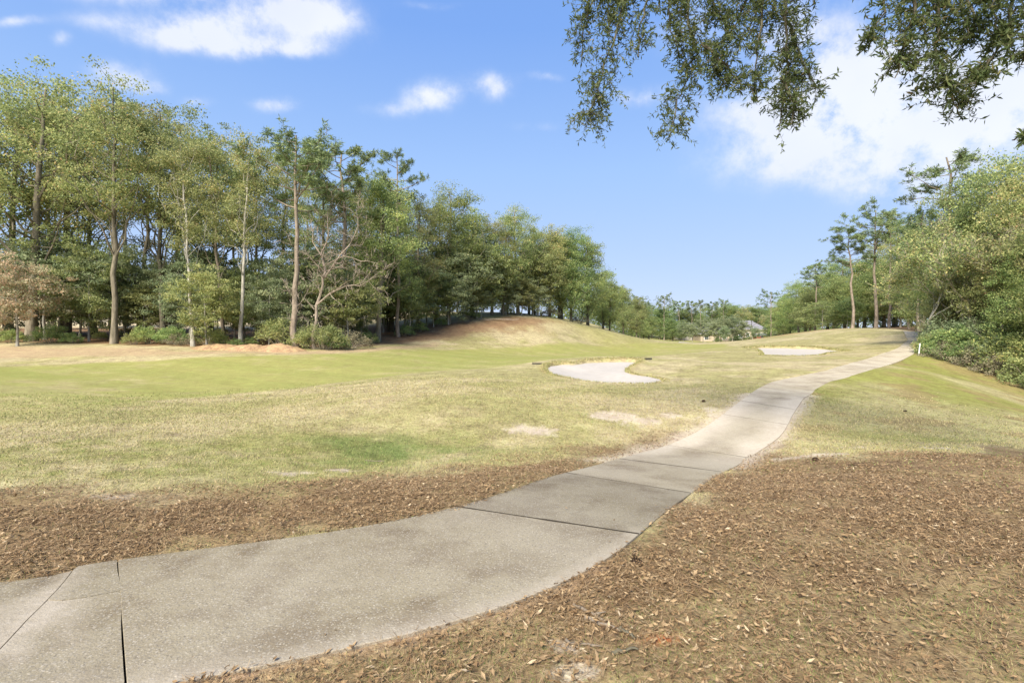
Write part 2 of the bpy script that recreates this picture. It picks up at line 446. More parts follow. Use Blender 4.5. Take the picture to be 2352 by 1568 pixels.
vs = t.add('ShaderNodeSeparateColor', inp={0: vor.outputs['Color']})
fcol = t.mix(vs.outputs[0], (.05, .035, .02), (.24, .15, .08))
gcol = t.mix(t.math('MULTIPLY', fleck, t.math('MULTIPLY', gr.outputs['Fac'], .8, clamp=True)), hs.outputs[0], fcol)
principled(t, out, gcol, .95, .1, t.math('ADD', n1, t.math('MULTIPLY', n2, 1.5)), .5, .03)

m, t, out = new_mat('sand')
geo = t.add('ShaderNodeNewGeometry'); pos = geo.outputs['Position']
n1 = t.noise(pos, 3.0, 5.0, .6); n2 = t.noise(pos, 60.0, 3.0)
wv = t.add('ShaderNodeTexWave', inp={'Vector': pos, 'Scale': 3.2, 'Distortion': 7.0, 'Detail': 3.0, 'Detail Scale': 1.5})
col = t.mix(n1, (.295, .268, .23), (.40, .37, .33))
principled(t, out, col, .95, .1, t.math('ADD', t.math('MULTIPLY', wv.outputs[1], .25), t.math('ADD', n1, t.math('MULTIPLY', n2, .3))), .35, .06)

# exposed-aggregate concrete
m, t, out = new_mat('concrete')
geo = t.add('ShaderNodeNewGeometry'); pos = geo.outputs['Position']
oi = t.add('ShaderNodeObjectInfo')
st = t.add('ShaderNodeAttribute', attribute_name='stain')
n1 = t.noise(pos, 1.1, 5.0, .6); n2 = t.noise(pos, 14.0, 5.0, .65); n3 = t.noise(pos, 70.0, 3.0, .6)
col = t.mix(t.ramp(n1, [(.32, (0, 0, 0)), (.68, (1, 1, 1))]), (.18, .145, .085), (.285, .248, .167))
col = t.mix(t.math('MULTIPLY', n2, .45), col, (.32, .278, .19))
n4 = t.noise(pos, 1.25, 6.0, .68)
col = t.mix(t.ramp(n4, [(.46, (0, 0, 0)), (.62, (.85, .85, .85))]), col, (.14, .105, .062))
n6 = t.noise(pos, .35, 4.0, .6)
col = t.mix(t.ramp(n6, [(.42, (0, 0, 0)), (.62, (.55, .55, .55))]), col, (.33, .29, .215))
v1 = t.add('ShaderNodeTexVoronoi', inp={'Vector': pos, 'Scale': 48.0})
vs = t.add('ShaderNodeSeparateColor', inp={0: v1.outputs['Color']})
peb = t.math('MULTIPLY', t.math('LESS_THAN', v1.outputs['Distance'], .30), t.math('GREATER_THAN', vs.outputs[0], .62))
col = t.mix(t.math('MULTIPLY', peb, .7), col, t.mix(vs.outputs[1], (.33, .285, .20), (.50, .45, .36)))
v2 = t.add('ShaderNodeTexVoronoi', inp={'Vector': pos, 'Scale': 110.0})
vs2 = t.add('ShaderNodeSeparateColor', inp={0: v2.outputs['Color']})
col = t.mix(t.math('MULTIPLY', t.math('GREATER_THAN', vs2.outputs[0], .70), .55), col, t.mix(vs2.outputs[1], (.10, .085, .065), (.42, .38, .31)))
col = t.mix(t.math('MULTIPLY', st.outputs['Fac'], t.math('ADD', .35, n2), clamp=True), col, t.mix(n2, (.36, .305, .225), (.45, .40, .325)))
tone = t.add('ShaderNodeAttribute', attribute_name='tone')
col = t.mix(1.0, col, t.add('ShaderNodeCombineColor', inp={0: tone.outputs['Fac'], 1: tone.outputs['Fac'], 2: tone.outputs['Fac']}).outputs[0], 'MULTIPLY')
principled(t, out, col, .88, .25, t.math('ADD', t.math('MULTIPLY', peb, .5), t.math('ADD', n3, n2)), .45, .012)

def flat_mat(name, col, rough=.6, spec=.3, ns=20.0, amt=.25):
    m, t, out = new_mat(name)
    g = t.add('ShaderNodeNewGeometry')
    n = t.noise(g.outputs['Position'], ns, 4.0, .6)
    c = t.mix(n, tuple(x * (1 - amt) for x in col), tuple(min(1, x * (1 + amt)) for x in col))
    principled(t, out, c, rough, spec, n, .2, .01)
    return m
flat_mat('litter_leaf_base', (.2, .12, .07))
flat_mat('joint_shade', (.045, .037, .027), .95, .05, 60.0, .5)  # near-black colour standing in for shadow in the slab gaps
flat_mat('white_paint', (.75, .74, .70), .5)
flat_mat('black_plastic', (.02, .02, .02), .45)
flat_mat('wood_handle', (.32, .24, .15), .7)
flat_mat('house_wall', (.36, .30, .22), .85, .2, 3.0)
flat_mat('house_wall_white', (.42, .39, .34), .85, .2, 3.0)
flat_mat('house_roof', (.17, .165, .18), .9, .2, 3.0)
flat_mat('brick_red', (.33, .085, .06), .85, .2, 3.0)
flat_mat('window_glass', (.05, .06, .07), .15, .5)
flat_mat('fence_dark', (.06, .055, .05), .8)
flat_mat('cone_brown', (.055, .035, .022), .85)
flat_mat('stick_grey', (.17, .14, .105), .9, .2, 40.0, .5)

# litter / grass blade materials driven by per-blade colour
def attr_mat(name, stops, trans=.15, rough=.7):
    m, t, out = new_mat(name)
    a = t.add('ShaderNodeAttribute', attribute_name='rnd')
    col = t.ramp(a.outputs['Fac'], stops)
    p = t.add('ShaderNodeBsdfPrincipled', inp={'Base Color': col, 'Roughness': rough, 'Specular IOR Level': .2})
    tr = t.add('ShaderNodeBsdfTranslucent', inp={0: col})
    mx = t.add('ShaderNodeMixShader', inp={0: trans, 1: p.outputs[0], 2: tr.outputs[0]})
    t.l.new(mx.outputs[0], out.inputs[0])
    return m
attr_mat('fallen_leaf', [(0, (.07, .042, .02)), (.25, (.165, .103, .05)), (.6, (.26, .176, .092)), (.85, (.345, .25, .14)), (1, (.45, .36, .235))])
attr_mat('needle_litter', [(0, (.11, .065, .03)), (.5, (.25, .16, .08)), (1, (.38, .28, .16))])
attr_mat('grass_blade', [(0, (.10, .16, .035)), (.25, (.19, .24, .07)), (.5, (.30, .29, .11)), (.75, (.42, .34, .17)), (1, (.52, .43, .25))], trans=.25)

# ------------------------------------------------------------------ ground sheet
th = np.concatenate([np.linspace(-math.pi, -R(56), 60, endpoint=False), np.linspace(-R(56), R(56), 640, endpoint=False), np.linspace(R(56), math.pi, 60, endpoint=False)])
rr = np.concatenate([np.geomspace(.5, 18, 190, endpoint=False), np.geomspace(18, 58, 260, endpoint=False), np.geomspace(58, 1500, 170)])
TH, RR = np.meshgrid(th, rr)
gx, gy = (np.sin(TH) * RR).ravel(), (np.cos(TH) * RR).ravel()
gz = T(gx, gy)
GP = np.stack([gx, gy], 1)
GR = np.hypot(gx, gy)
# cover map
def poly_w(P, pix, soft, nz_amp=0, nsc=1.0, seed=0):
    pl = GL(pix)
    d = sdf(P, pl, soft + nz_amp * 1.2 + .5) + (noisy(P, nz_amp, nsc, seed) if nz_amp else 0)
    return sstep(soft, -soft, d)
FAIR = [(-600, 965), (0, 957), (250, 935), (500, 908), (750, 882), (1000, 850), (1230, 829), (1480, 818), (1600, 808), (1690, 797), (1660, 789), (1560, 788), (1480, 786), (1350, 790), (1200, 795), (1000, 803), (800, 812), (500, 822), (300, 833), (0, 842), (-600, 846)]
GREEN1 = [(-500, 1000), (0, 1010), (400, 1005), (700, 1000), (1000, 1000), (1150, 1015), (1230, 1035), (1130, 1062), (900, 1075), (600, 1090), (300, 1105), (0, 1130), (-500, 1150)]
GREEN2 = [(760, 1020), (900, 1008), (1080, 1020), (1150, 1038), (1080, 1055), (900, 1068), (720, 1058)]
LITL = [(-600, 1210), (0, 1150), (300, 1128), (600, 1112), (900, 1095), (1150, 1072), (1300, 1045), (1450, 1022), (1560, 1000), (1600, 1000), (1500, 1040), (1300, 1092), (1060, 1175), (860, 1216), (500, 1264), (273, 1295), (0, 1345), (-600, 1420)]
LITR = RE[:12] + [(1765, 1036), (1850, 1050), (1950, 1046), (2100, 1036), (2352, 1030), (2700, 1050)]
RIGHTBANK = [(1740, 910), (1900, 870), (2100, 805), (2352, 880), (2800, 1000), (2800, 1030), (2352, 1018), (2100, 1012), (1950, 1008), (1820, 1000), (1800, 980)]
WOODFL = [(-600, 782), (0, 786), (200, 789), (420, 797), (700, 797), (850, 793), (960, 780), (1080, 764), (1200, 748), (1300, 742), (1200, 729), (1100, 738), (980, 745), (800, 750), (600, 752), (0, 752), (-600, 752)]
DIRT = [(-600, 800), (0, 796), (200, 797), (430, 806), (700, 806), (840, 800), (1000, 787), (1000, 795), (850, 806), (700, 813), (400, 816), (0, 822), (-600, 830)]
REDSLOPE = [(800, 797), (900, 789), (1050, 776), (1180, 771), (1260, 765), (1250, 748), (1300, 738), (1180, 726), (1050, 740), (900, 760), (800, 770)]
FIELD = [(-220, 52), (-62, 61), (-27, 62), (-14, 70), (-12, 110), (-60, 270), (-320, 270)]
def cover_of(P):
    r = np.hypot(P[:, 0], P[:, 1])
    nA = fbm(P[:, 0], P[:, 1], .22, 4, 21); nB = fbm(P[:, 0], P[:, 1], .8, 4, 31); nC = fbm(P[:, 0], P[:, 1], .08, 3, 41)
    straw = np.array([.375, .315, .175]); straw2 = np.array([.28, .25, .108]); c = straw + (straw2 - straw) * sstep(.40, .62, nA * .6 + nB * .4)[:, None]
    grain = np.full(len(P), .8)
    def lay(w, colr, g=None):
        nonlocal c, grain
        w = np.clip(w, 0, 1)
        c = c * (1 - w[:, None]) + np.array(colr) * w[:, None]
        if g is not None: grain = grain * (1 - w) + g * w
    lay(poly_w(P, FAIR, .6, .9, .3, 3), (.275, .265, .085), .32)
    lay(poly_w(P, FAIR, .6, .9, .3, 3) * .65 * sstep(.46, .66, .6 * nA + .4 * fbm(P[:, 0], P[:, 1], 1.5, 4, 23)), (.35, .295, .145), .6)
    strp = np.sin(P[:, 0] * .9 + P[:, 1] * 1.6 + 3 * nC)
    lay(poly_w(P, FAIR, .6, .9, .3, 3) * (.35 * sstep(-.3, .3, strp) + .4 * sstep(.45, .65, nC)), (.225, .235, .065))
    lay(poly_w(P, GREEN1, .9, 1.1, .6, 5) * sstep(.3, .7, .5 * nB + .5 * fbm(P[:, 0], P[:, 1], 4.0, 4, 67)), (.215, .205, .068))
    lay(poly_w(P, GREEN2, .9, 1.0, .9, 6) * sstep(.25, .65, .5 * nB + .5 * fbm(P[:, 0], P[:, 1], 4.0, 4, 66)), (.15, .175, .055))
    lay(poly_w(P, RIGHTBANK, .5, .5, .6, 7) * (.4 + .6 * sstep(.35, .6, nA)), (.22, .215, .058), .6)
    lay(poly_w(P, RIGHTBANK, .5, .5, .6, 7) * .6 * sstep(.52, .66, nB), (.24, .175, .08))
    # litter either side of the path
    wl = poly_w(P, LITL, .75, 1.0, 1.1, 9)
    ltr = np.vstack([GL(LITR), [[14, 5], [12, -9], [-10, -9], [-9, 0], [-7.0, .2], [-3.5, 1.3]]])
    wr = sstep(.45, -.45, sdf(P, ltr) + noisy(P, .8, 1.0, 10)) * (sdf(P, PATH_POLY, 3.0) > -.05)
    lit = np.clip(np.maximum(wl, wr), 0, 1)
    lay(lit, (.225, .158, .08), 1.0)
    near = wr * sstep(6.0, 3.8, r) * sstep(.36, .56, nB)
    lay(near * .6, (.265, .205, .105), .9)
    soil = np.zeros(len(P))
    for px, py, a_, b_, w_ in ((1230, 988, .75, .55, .9), (1440, 961, 1.0, .8, .95), (1560, 955, .9, .5, .6), (700, 1088, .8, .3, .62), (790, 1083, .5, .25, .6), (1860, 1046, .95, .28, .9), (1960, 1028, 1.0, .3, .6), (2120, 1026, .9, .2, .6), (250, 1138, .8, .25, .5), (1640, 945, .6, 1.2, .6),
                               (1290, 1480, .16, .1, .8), (1320, 1545, .2, .1, .8), (330, 1145, .5, .2, .4), (1760, 880, 1.2, .5, .4), (180, 1005, .8, .3, .35)):
        q = G(px, py)
        e = ((P[:, 0] - q[0]) / a_) ** 2 + ((P[:, 1] - q[1]) / b_) ** 2
        soil = np.maximum(soil, sstep(.42, .62, w_ * np.exp(-e * .8) * 1.15 * (.25 + 1.1 * fbm(P[:, 0], P[:, 1] * 1.6, 3.2, 4, 61))) * .9)
    q = G(1520, 1468)
    lay(np.exp(-(((P[:, 0] - q[0]) / .11) ** 2 + ((P[:, 1] - q[1]) / .05) ** 2)), (.46, .16, .06), .4)
    sp = sdf(P, PATH_POLY, 1.2)
    edge_r = sstep(.22, .02, sp + .10 * (fbm(P[:, 0], P[:, 1], 2.5, 3, 71) - .5)) * (P[:, 1] < 3.9) * (P[:, 0] > -1.9)
    edge_b = sstep(.45, .0, sp + .35 * (nB - .5)) * ((P[:, 1] > 8.8) & (P[:, 1] < 17)) * .85
    lay(np.clip(np.maximum(soil, edge_b), 0, 1), (.46, .385, .285), .35)
    lay(edge_r, (.40, .28, .165), .4)
    # woods, slopes, field
    lay(poly_w(P, DIRT, .7, .6, .4, 12) * .85, (.36, .265, .155), .45)
    lay(poly_w(P, WOODFL, .8, .8, .4, 13), (.19, .115, .06), .6)
    lay(poly_w(P, REDSLOPE, 1.4, 2.2, .3, 14) * (.15 + .6 * sstep(.35, .65, nB)), (.25, .165, .09), .8)
    lay(np.exp(-(((P[:, 0] - 14) / 7) ** 2 + ((P[:, 1] - 74) / 9) ** 2)) * .7, (.235, .225, .07), .5)
    fw = sstep(2, -2, sdf(P, np.array(FIELD, float)))
    lay(fw, (.52, .42, .26), .25)
    # right wood floor
    wood_r = sstep(0, 2.0, P[:, 0] - np.interp(P[:, 1], [0, 20, 26, 33, 40, 52, 72, 100], [30, 26.5, 26.2, 27.8, 31.8, 41, 54, 70]) + 1.0)
    lay(wood_r * (P[:, 1] > -5), (.17, .11, .06), .6)
    hill = np.exp(-(((P[:, 0] - 52) / 16) ** 2 + ((P[:, 1] - 78) / 6) ** 2))
    lay(hill * .75, (.30, .17, .08), .5)
    bank = np.exp(-(sdf(P, B2, 6.0) - 1.2) ** 2 / 2.0) * (P[:, 1] > 44)
    lay(bank * .45, (.26, .25, .08))
    lip1 = sstep(.35, .05, np.abs(sdf(P, B1, 3.0) - .2))
    lay(lip1 * .55 * (P[:, 1] > 22), (.27, .22, .085), .7)
    far = sstep(95, 125, P[:, 1]) * (np.abs(P[:, 0]) < 120) * (P[:, 1] > 0)
    lay(far * .8, (.30, .29, .10), .2)
    wildfar = sstep(225, 260, r)
    lay(wildfar * (1 - fw), (.12, .13, .05), .3)
    return c * .86, grain, lit, near
gc, ggrain, glit, gnear = cover_of(GP)
nr, nc = RR.shape
idx = np.arange(nr * nc).reshape(nr, nc)
a_ = idx[:-1, :]; b_ = idx[1:, :]
a2, b2 = np.roll(a_, -1, 1), np.roll(b_, -1, 1)
gq = np.stack([a_.ravel(), a2.ravel(), b2.ravel(), b_.ravel()], 1)
gv = np.stack([gx, gy, gz], 1)
gv = np.vstack([gv, [[0, 0, gz[:nc].mean()]]])
ctri = np.stack([idx[0], np.full(nc, nr * nc), np.roll(idx[0], -1)], 1)
ext = lambda v, x: np.append(v, x)
gme = make_mesh('ground', gv, gq, ctri, {'grain': ext(ggrain, .8)}, True, {'cover': np.vstack([gc, gc[:1]])})
ground = link('ground', gme, None, MATS['ground'])
tag(ground, 'rolling golf course turf with straw rough, greener fairway and leaf litter', None, None, 'structure')

# ------------------------------------------------------------------ polygon sheets (sand, broken slab pieces)
def cdt_sheet(poly, step, inset=.0):
    poly = np.asarray(poly, float)
    lo, hi = poly.min(0), poly.max(0)
    xs, ys = np.arange(lo[0], hi[0], step), np.arange(lo[1], hi[1], step)
    g = np.array([(x + rng.uniform(-.2, .2) * step, y + rng.uniform(-.2, .2) * step) for x in xs for y in ys])
    s = sdf(g, poly)
    g = g[s < -step * .4]
    n = len(poly)
    vs = [Vector(p) for p in np.vstack([poly, g])] if len(g) else [Vector(p) for p in poly]
    ov, oe, of, *_ = geometry.delaunay_2d_cdt(vs, [(i, (i + 1) % n) for i in range(n)], [], 1, 1e-5)
    return np.array([(v.x, v.y) for v in ov]), np.array([f for f in of if len(f) == 3])
def densify(poly, step, closed=True):
    out = []
    n = len(poly)
    for i in range(n if closed else n - 1):
        a, b = np.array(poly[i]), np.array(poly[(i + 1) % n])
        k = max(1, int(np.hypot(*(b - a)) / step))
        for j in range(k): out.append(a + (b - a) * j / k)
    if not closed: out.append(np.array(poly[-1]))
    return np.array(out)
def catmull(poly, k=6):
    p = np.asarray(poly); n = len(p); out = []
    for i in range(n):
        p0, p1, p2, p3 = p[i - 1], p[i], p[(i + 1) % n], p[(i + 2) % n]
        for j in range(k):
            s = j / k
            out.append(.5 * ((2 * p1) + (-p0 + p2) * s + (2 * p0 - 5 * p1 + 4 * p2 - p3) * s * s + (-p0 + 3 * p1 - 3 * p2 + p3) * s ** 3))
    return np.array(out)
for pl, label, dep, st in ((B1, 'kidney shaped white sand bunker with grass tongue, nearest to the path', .16, .3), (B2, 'long white sand bunker under the right mound', .09, .45), (B3, 'thin far white sand bunker on the fairway horizon', .1, 1.5)):
    cen = pl.mean(0)
    big = cen + (pl - cen) * 1.0
    big = catmull(big, 4)
    sv_, st_ = cdt_sheet(big, st)
    sd = -sdf(sv_, big)
    z = T0(sv_[:, 0], sv_[:, 1]) - .06 - dep * sstep(0, 1.6, sd) + (fbm(sv_[:, 0], sv_[:, 1], 1.2, 3, 77) - .5) * .07
    so = link('sand_bunker', make_mesh('sand_bunker', np.column_stack([sv_, z]), None, st_, None, True), None, MATS['sand'])
    tag(so, label, 'bunker', None, 'structure')

# ------------------------------------------------------------------ cart path of concrete slabs
path = link('cart_path', None)
tag(path, 'pale concrete cart path of long slabs winding up to the right', None, None, 'structure')
def arc(line):
    return np.concatenate([[0], np.cumsum(np.hypot(*np.diff(line, axis=0).T))])
def sub_line(line, s0, s1, n):
    s = arc(line)
    q = np.linspace(s0, s1, n)
    return np.stack([np.interp(q, s, line[:, 0]), np.interp(q, s, line[:, 1])], 1)
def s_of(line, p):
    best, bs = 1e9, 0
    s = arc(line)
    for i in range(len(line) - 1):
        ab = line[i + 1] - line[i]
        t_ = np.clip(((p - line[i]) @ ab) / (ab @ ab + 1e-12), 0, 1)
        d = np.hypot(*(p - line[i] - t_ * ab))
        if d < best: best, bs = d, s[i] + t_ * (s[i + 1] - s[i])
    return bs
def smooth_line(line, n=140):
    s = arc(line); q = np.linspace(0, s[-1], n * 3)
    x, y = np.interp(q, s, line[:, 0]), np.interp(q, s, line[:, 1])
    k = np.array([1, 2, 3, 2, 1.]) / 9
    pad = lambda v: np.concatenate([[2 * v[0] - v[2], 2 * v[0] - v[1]], v, [2 * v[-1] - v[-2], 2 * v[-1] - v[-3]]])
    for _ in range(5):
        x, y = np.convolve(pad(x), k, 'valid'), np.convolve(pad(y), k, 'valid')
    return np.stack([x, y], 1)
LS, RS = smooth_line(LW), smooth_line(RW)
JOINTS = [((273, 1289), None), ((1058, 1169), (1470, 1230)), ((1298, 1087), (1586, 1134)), ((1420, 1054), (1659, 1085)), ((1531, 1022), (1715, 1052)), ((1661, 952), (1810, 976)), ((1703, 921), (1828, 941)), ((1729, 901), (1850, 912)),
          ((1831, 864), (1935, 870)), ((1930, 841), (2025, 844)), ((2063, 799), (2103, 800)), ((2073, 760), (2111, 762))]
def slab_mesh(Lp, Rp, m, top, stain_fn, tone, gap_seed):
    n = len(Lp)
    wv_ = np.linspace(0, 1, m)
    P = Lp[:, None, :] * (1 - wv_)[None, :, None] + Rp[:, None, :] * wv_[None, :, None]
    flat = P.reshape(-1, 2)
    zl_, zr_ = T0(Lp[:, 0], Lp[:, 1]), T0(Rp[:, 0], Rp[:, 1])
    z = zl_[:, None] * (1 - wv_) + zr_[:, None] * wv_ + top
    V_ = np.concatenate([P, z[..., None]], 2)
    # rounded arris: an outer ring 12 mm down
    verts = V_.reshape(-1, 3)
    id_ = np.arange(n * m).reshape(n, m)
    q = np.stack([id_[:-1, :-1].ravel(), id_[:-1, 1:].ravel(), id_[1:, 1:].ravel(), id_[1:, :-1].ravel()], 1)
    ring = np.concatenate([id_[0, :], id_[1:, -1], id_[-1, -2::-1], id_[-2:0:-1, 0]])
    cen = verts.mean(0)
    rp = verts[ring].copy()
    out_ = rp[:, :2] - cen[:2]
    out_ /= np.linalg.norm(out_, axis=1)[:, None]
    r1 = rp.copy(); r1[:, :2] += out_ * .003; r1[:, 2] -= .004
    r2 = r1.copy(); r2[:, 2] -= .16
    base = len(verts); k = len(ring)
    verts = np.vstack([verts, r1, r2])
    i0 = ring; i1 = base + np.arange(k); i2 = base + k + np.arange(k)
    def wall(a, b): return np.stack([a, b, np.roll(b, -1), np.roll(a, -1)], 1)
    q = np.vstack([q, wall(i0, i1), wall(i1, i2)])
    stn = stain_fn(verts)
    return make_mesh('slab', verts, q[:, ::-1], None, {'stain': stn, 'tone': np.full(len(verts), tone)}, False)
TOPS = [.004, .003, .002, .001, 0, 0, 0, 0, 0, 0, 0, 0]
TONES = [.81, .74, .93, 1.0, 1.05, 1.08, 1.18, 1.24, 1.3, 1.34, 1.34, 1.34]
def stain_path(v):
    d = np.minimum(dist_line(v[:, :2], LINE_R), 9)
    e = .75 * sstep(.20, .0, d + .22 * (fbm(v[:, 0], v[:, 1], 2.2, 3, 91) - .5)) * (v[:, 1] < 4.6)
    dl = np.minimum(dist_line(v[:, :2], LINE_L), d)
    far_ = sstep(8.5, 11, v[:, 1]) * sstep(18, 14, v[:, 1]) * sstep(.7, .1, dl + .6 * (fbm(v[:, 0], v[:, 1], 1.6, 3, 92) - .5)) * .8
    return np.clip(np.maximum(e, far_), 0, 1)
jl = [s_of(LS, G(*j[0])) for j in JOINTS]
jr = [0.0 if j[1] is None else s_of(RS, G(*j[1])) for j in JOINTS]
for i in range(len(JOINTS) - 1):
    g = .009
    n = max(6, int((jl[i + 1] - jl[i]) / .22))
    Lp = sub_line(LS, jl[i] + g, jl[i + 1] - g, n)
    Rp = sub_line(RS, jr[i] + g, jr[i + 1] - g, n)
    # ragged outer edges
    jit = (fbm(Lp[:, 0], Lp[:, 1], 4.0, 2, 55)[:, None] - .5) * .03
    Lp = Lp + jit
    Rp = Rp - (fbm(Rp[:, 0], Rp[:, 1], 4.0, 2, 56)[:, None] - .5) * .03
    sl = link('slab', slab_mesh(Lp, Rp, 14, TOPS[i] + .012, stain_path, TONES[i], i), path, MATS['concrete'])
# dark strips over the slab joints, painting in the shadow of the gaps
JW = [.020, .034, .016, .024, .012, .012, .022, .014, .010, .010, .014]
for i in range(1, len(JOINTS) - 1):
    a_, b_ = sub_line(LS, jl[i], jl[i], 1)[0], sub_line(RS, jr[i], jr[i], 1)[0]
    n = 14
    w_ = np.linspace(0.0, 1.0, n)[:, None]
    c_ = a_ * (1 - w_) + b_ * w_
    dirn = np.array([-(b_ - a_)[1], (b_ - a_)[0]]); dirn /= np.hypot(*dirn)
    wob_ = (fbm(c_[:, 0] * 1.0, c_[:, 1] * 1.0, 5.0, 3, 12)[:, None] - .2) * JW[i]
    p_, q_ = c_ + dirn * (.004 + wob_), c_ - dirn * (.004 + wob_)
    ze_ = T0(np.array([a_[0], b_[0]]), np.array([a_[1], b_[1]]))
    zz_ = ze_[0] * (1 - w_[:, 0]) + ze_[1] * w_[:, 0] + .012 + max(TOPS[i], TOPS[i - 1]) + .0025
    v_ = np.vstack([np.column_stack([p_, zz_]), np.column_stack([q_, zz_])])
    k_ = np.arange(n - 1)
    link('joint_shade_strip', make_mesh('joint_shade_strip', v_, np.stack([k_, k_ + 1, k_ + 1 + n, k_ + n], 1)), path, MATS['joint_shade'])
# broken slab left of the first joint
J0Lw = LS[0]; J0Rw = RS[0]
def lerp(a, b, t_): return np.array(a) * (1 - t_) + np.array(b) * t_
cr = GL([(171, 1312), (136, 1354), (100, 1392), (66, 1426), (0, 1496)])
c2 = GL([(277, 1361), (230, 1370), (190, 1378), (140, 1384)])
off = lambda pts, dx_, dy_: np.asarray(pts) + np.array([dx_, dy_])
P1 = [J0Lw + (-.012, -.012), *off(c2, 0, .004), lerp(cr[1], cr[2], .75), cr[1], cr[0], *GL([(182, 1304)])]
P2 = [*off(c2, 0, -.004), lerp(cr[1], cr[2], .78), cr[2], cr[3], cr[4], np.array([-4.2, 1.7]), np.array([-3.5, 1.3]), J0Rw + (-.012, -.01)]
P3 = [*off(cr, -.012, -.004), np.array([-4.25, 1.72]), np.array([-7.0, .3]), np.array([-8.2, 2.2]), np.array([-5.2, 3.0]), *GL([(0, 1339), (60, 1332), (123, 1323)])]
for pl, tn, tz, stv in ((P1, .77, .006, .05), (P2, .79, .003, .35), (P3, .79, -.004, .25)):
    pl = np.array(pl)
    if 0.5 * np.sum(pl[:, 0] * np.roll(pl[:, 1], -1) - np.roll(pl[:, 0], -1) * pl[:, 1]) < 0: pl = pl[::-1]
    pl = densify(pl, .12)
    pl = pl + (np.stack([fbm(pl[:, 0], pl[:, 1], 9, 2, 1), fbm(pl[:, 0], pl[:, 1], 9, 2, 2)], 1) - .5) * .02
    v2_, f2_ = cdt_sheet(pl, .15)
    n = len(v2_)
    z = T0(v2_[:, 0], v2_[:, 1]) + .012 + tz
    nb = len(pl)
    up = np.column_stack([v2_, z])
    # walls along the outline
    wt_ = np.column_stack([pl, T0(pl[:, 0], pl[:, 1]) + .012 + tz]); wb = wt_.copy(); wb[:, 2] -= .15
    verts = np.vstack([up, wt_, wb])
    k1 = n + np.arange(nb); k2 = n + nb + np.arange(nb)
    q = np.stack([k1, k2, np.roll(k2, -1), np.roll(k1, -1)], 1)
    stn = np.clip(stv * 2.2 * sstep(.42, .62, fbm(verts[:, 0], verts[:, 1], 1.6, 3, 33)) + .5 * sstep(.15, 0, dist_line(verts[:, :2], cr)) + sstep(2.35, 2.0, verts[:, 1]) * .7, 0, .9)
    sl = link('slab', make_mesh('slab', verts, q, f2_, {'stain': stn, 'tone': np.full(len(verts), tn)}), path, MATS['concrete'])
    tag(sl, 'cracked slab piece')
# ------------------------------------------------------------------ vegetation builders
class Acc:
    def __init__(s): s.v, s.q, s.n, s.r = [], [], 0, []
    def add(s, v, q, r=None):
        s.v.append(v); s.q.append(q + s.n); s.n += len(v)
        if r is not None: s.r.append(r)
    def mesh(s, name, mat, smooth=False):
        at = {'rnd': np.concatenate(s.r)} if s.r else None
        me = make_mesh(name, np.vstack(s.v), np.vstack(s.q), None, at, smooth)
        me.materials.append(MATS[mat])
        return me
def tube(acc, pts, rad, sides=6):
    pts = np.asarray(pts, float); n = len(pts)
    rad = np.broadcast_to(np.asarray(rad, float), n)
    tg = np.gradient(pts, axis=0)
    tg /= np.linalg.norm(tg, axis=1)[:, None] + 1e-9
    ref = np.where(np.abs(tg[:, 2:3]) > .9, np.array([[1., 0, 0]]), np.array([[0, 0, 1.]]))
    u = np.cross(tg, ref); u /= np.linalg.norm(u, axis=1)[:, None] + 1e-9
    w = np.cross(tg, u)
    an = np.arange(sides) * 2 * math.pi / sides
    v = pts[:, None, :] + rad[:, None, None] * (np.cos(an)[None, :, None] * u[:, None, :] + np.sin(an)[None, :, None] * w[:, None, :])
    i = np.arange(n * sides).reshape(n, sides)
    a, b = i[:-1], i[1:]
    q = np.stack([a.ravel(), np.roll(a, -1, 1).ravel(), np.roll(b, -1, 1).ravel(), b.ravel()], 1)
    acc.add(v.reshape(-1, 3), q)
def unit(v): return v / (np.linalg.norm(v, axis=-1, keepdims=True) + 1e-9)
def leaves(acc, P, size, rg, aspect=.55, droop=0.0, dirs=None, updir=.25, rnd=None):
    """one bent rhombic leaf (quad) at each point"""
    n = len(P)
    if n == 0: return
    d = unit(rg.normal(size=(n, 3))) if dirs is None else unit(dirs + rg.normal(size=(n, 3)) * .35)
    d[:, 2] -= droop; d = unit(d)
    s = unit(np.cross(d, unit(rg.normal(size=(n, 3)) + np.array([0, 0, updir * 3]))))
    L = size * rg.uniform(.65, 1.3, n)[:, None]
    v = np.stack([P - d * L * .5, P + s * L * aspect * .5, P + d * L * .5, P - s * L * aspect * .5], 1)
    q = np.arange(n * 4).reshape(n, 4)
    r = (rg.uniform(0, 1, n) if rnd is None else rnd)
    acc.add(v.reshape(-1, 3), q, np.repeat(r, 4))
def bez(p0, p1, p2, n):
    t = np.linspace(0, 1, n)[:, None]
    return (1 - t) ** 2 * p0 + 2 * t * (1 - t) * p1 + t * t * p2
def wob(p, amp, rg):
    q = p.copy()
    q[1:-1] += rg.normal(size=(len(p) - 2, 3)) * amp
    return q

PROTO = {}
def finish(key, name, H, parts):
    for pn, me, kd in parts:
        if pn == 'crown':
            a_ = np.empty(len(me.vertices) * 3, np.float32); me.vertices.foreach_get('co', a_)
            H = float(np.percentile(a_[2::3], 99.9))
    PROTO[key] = (name, H, parts)

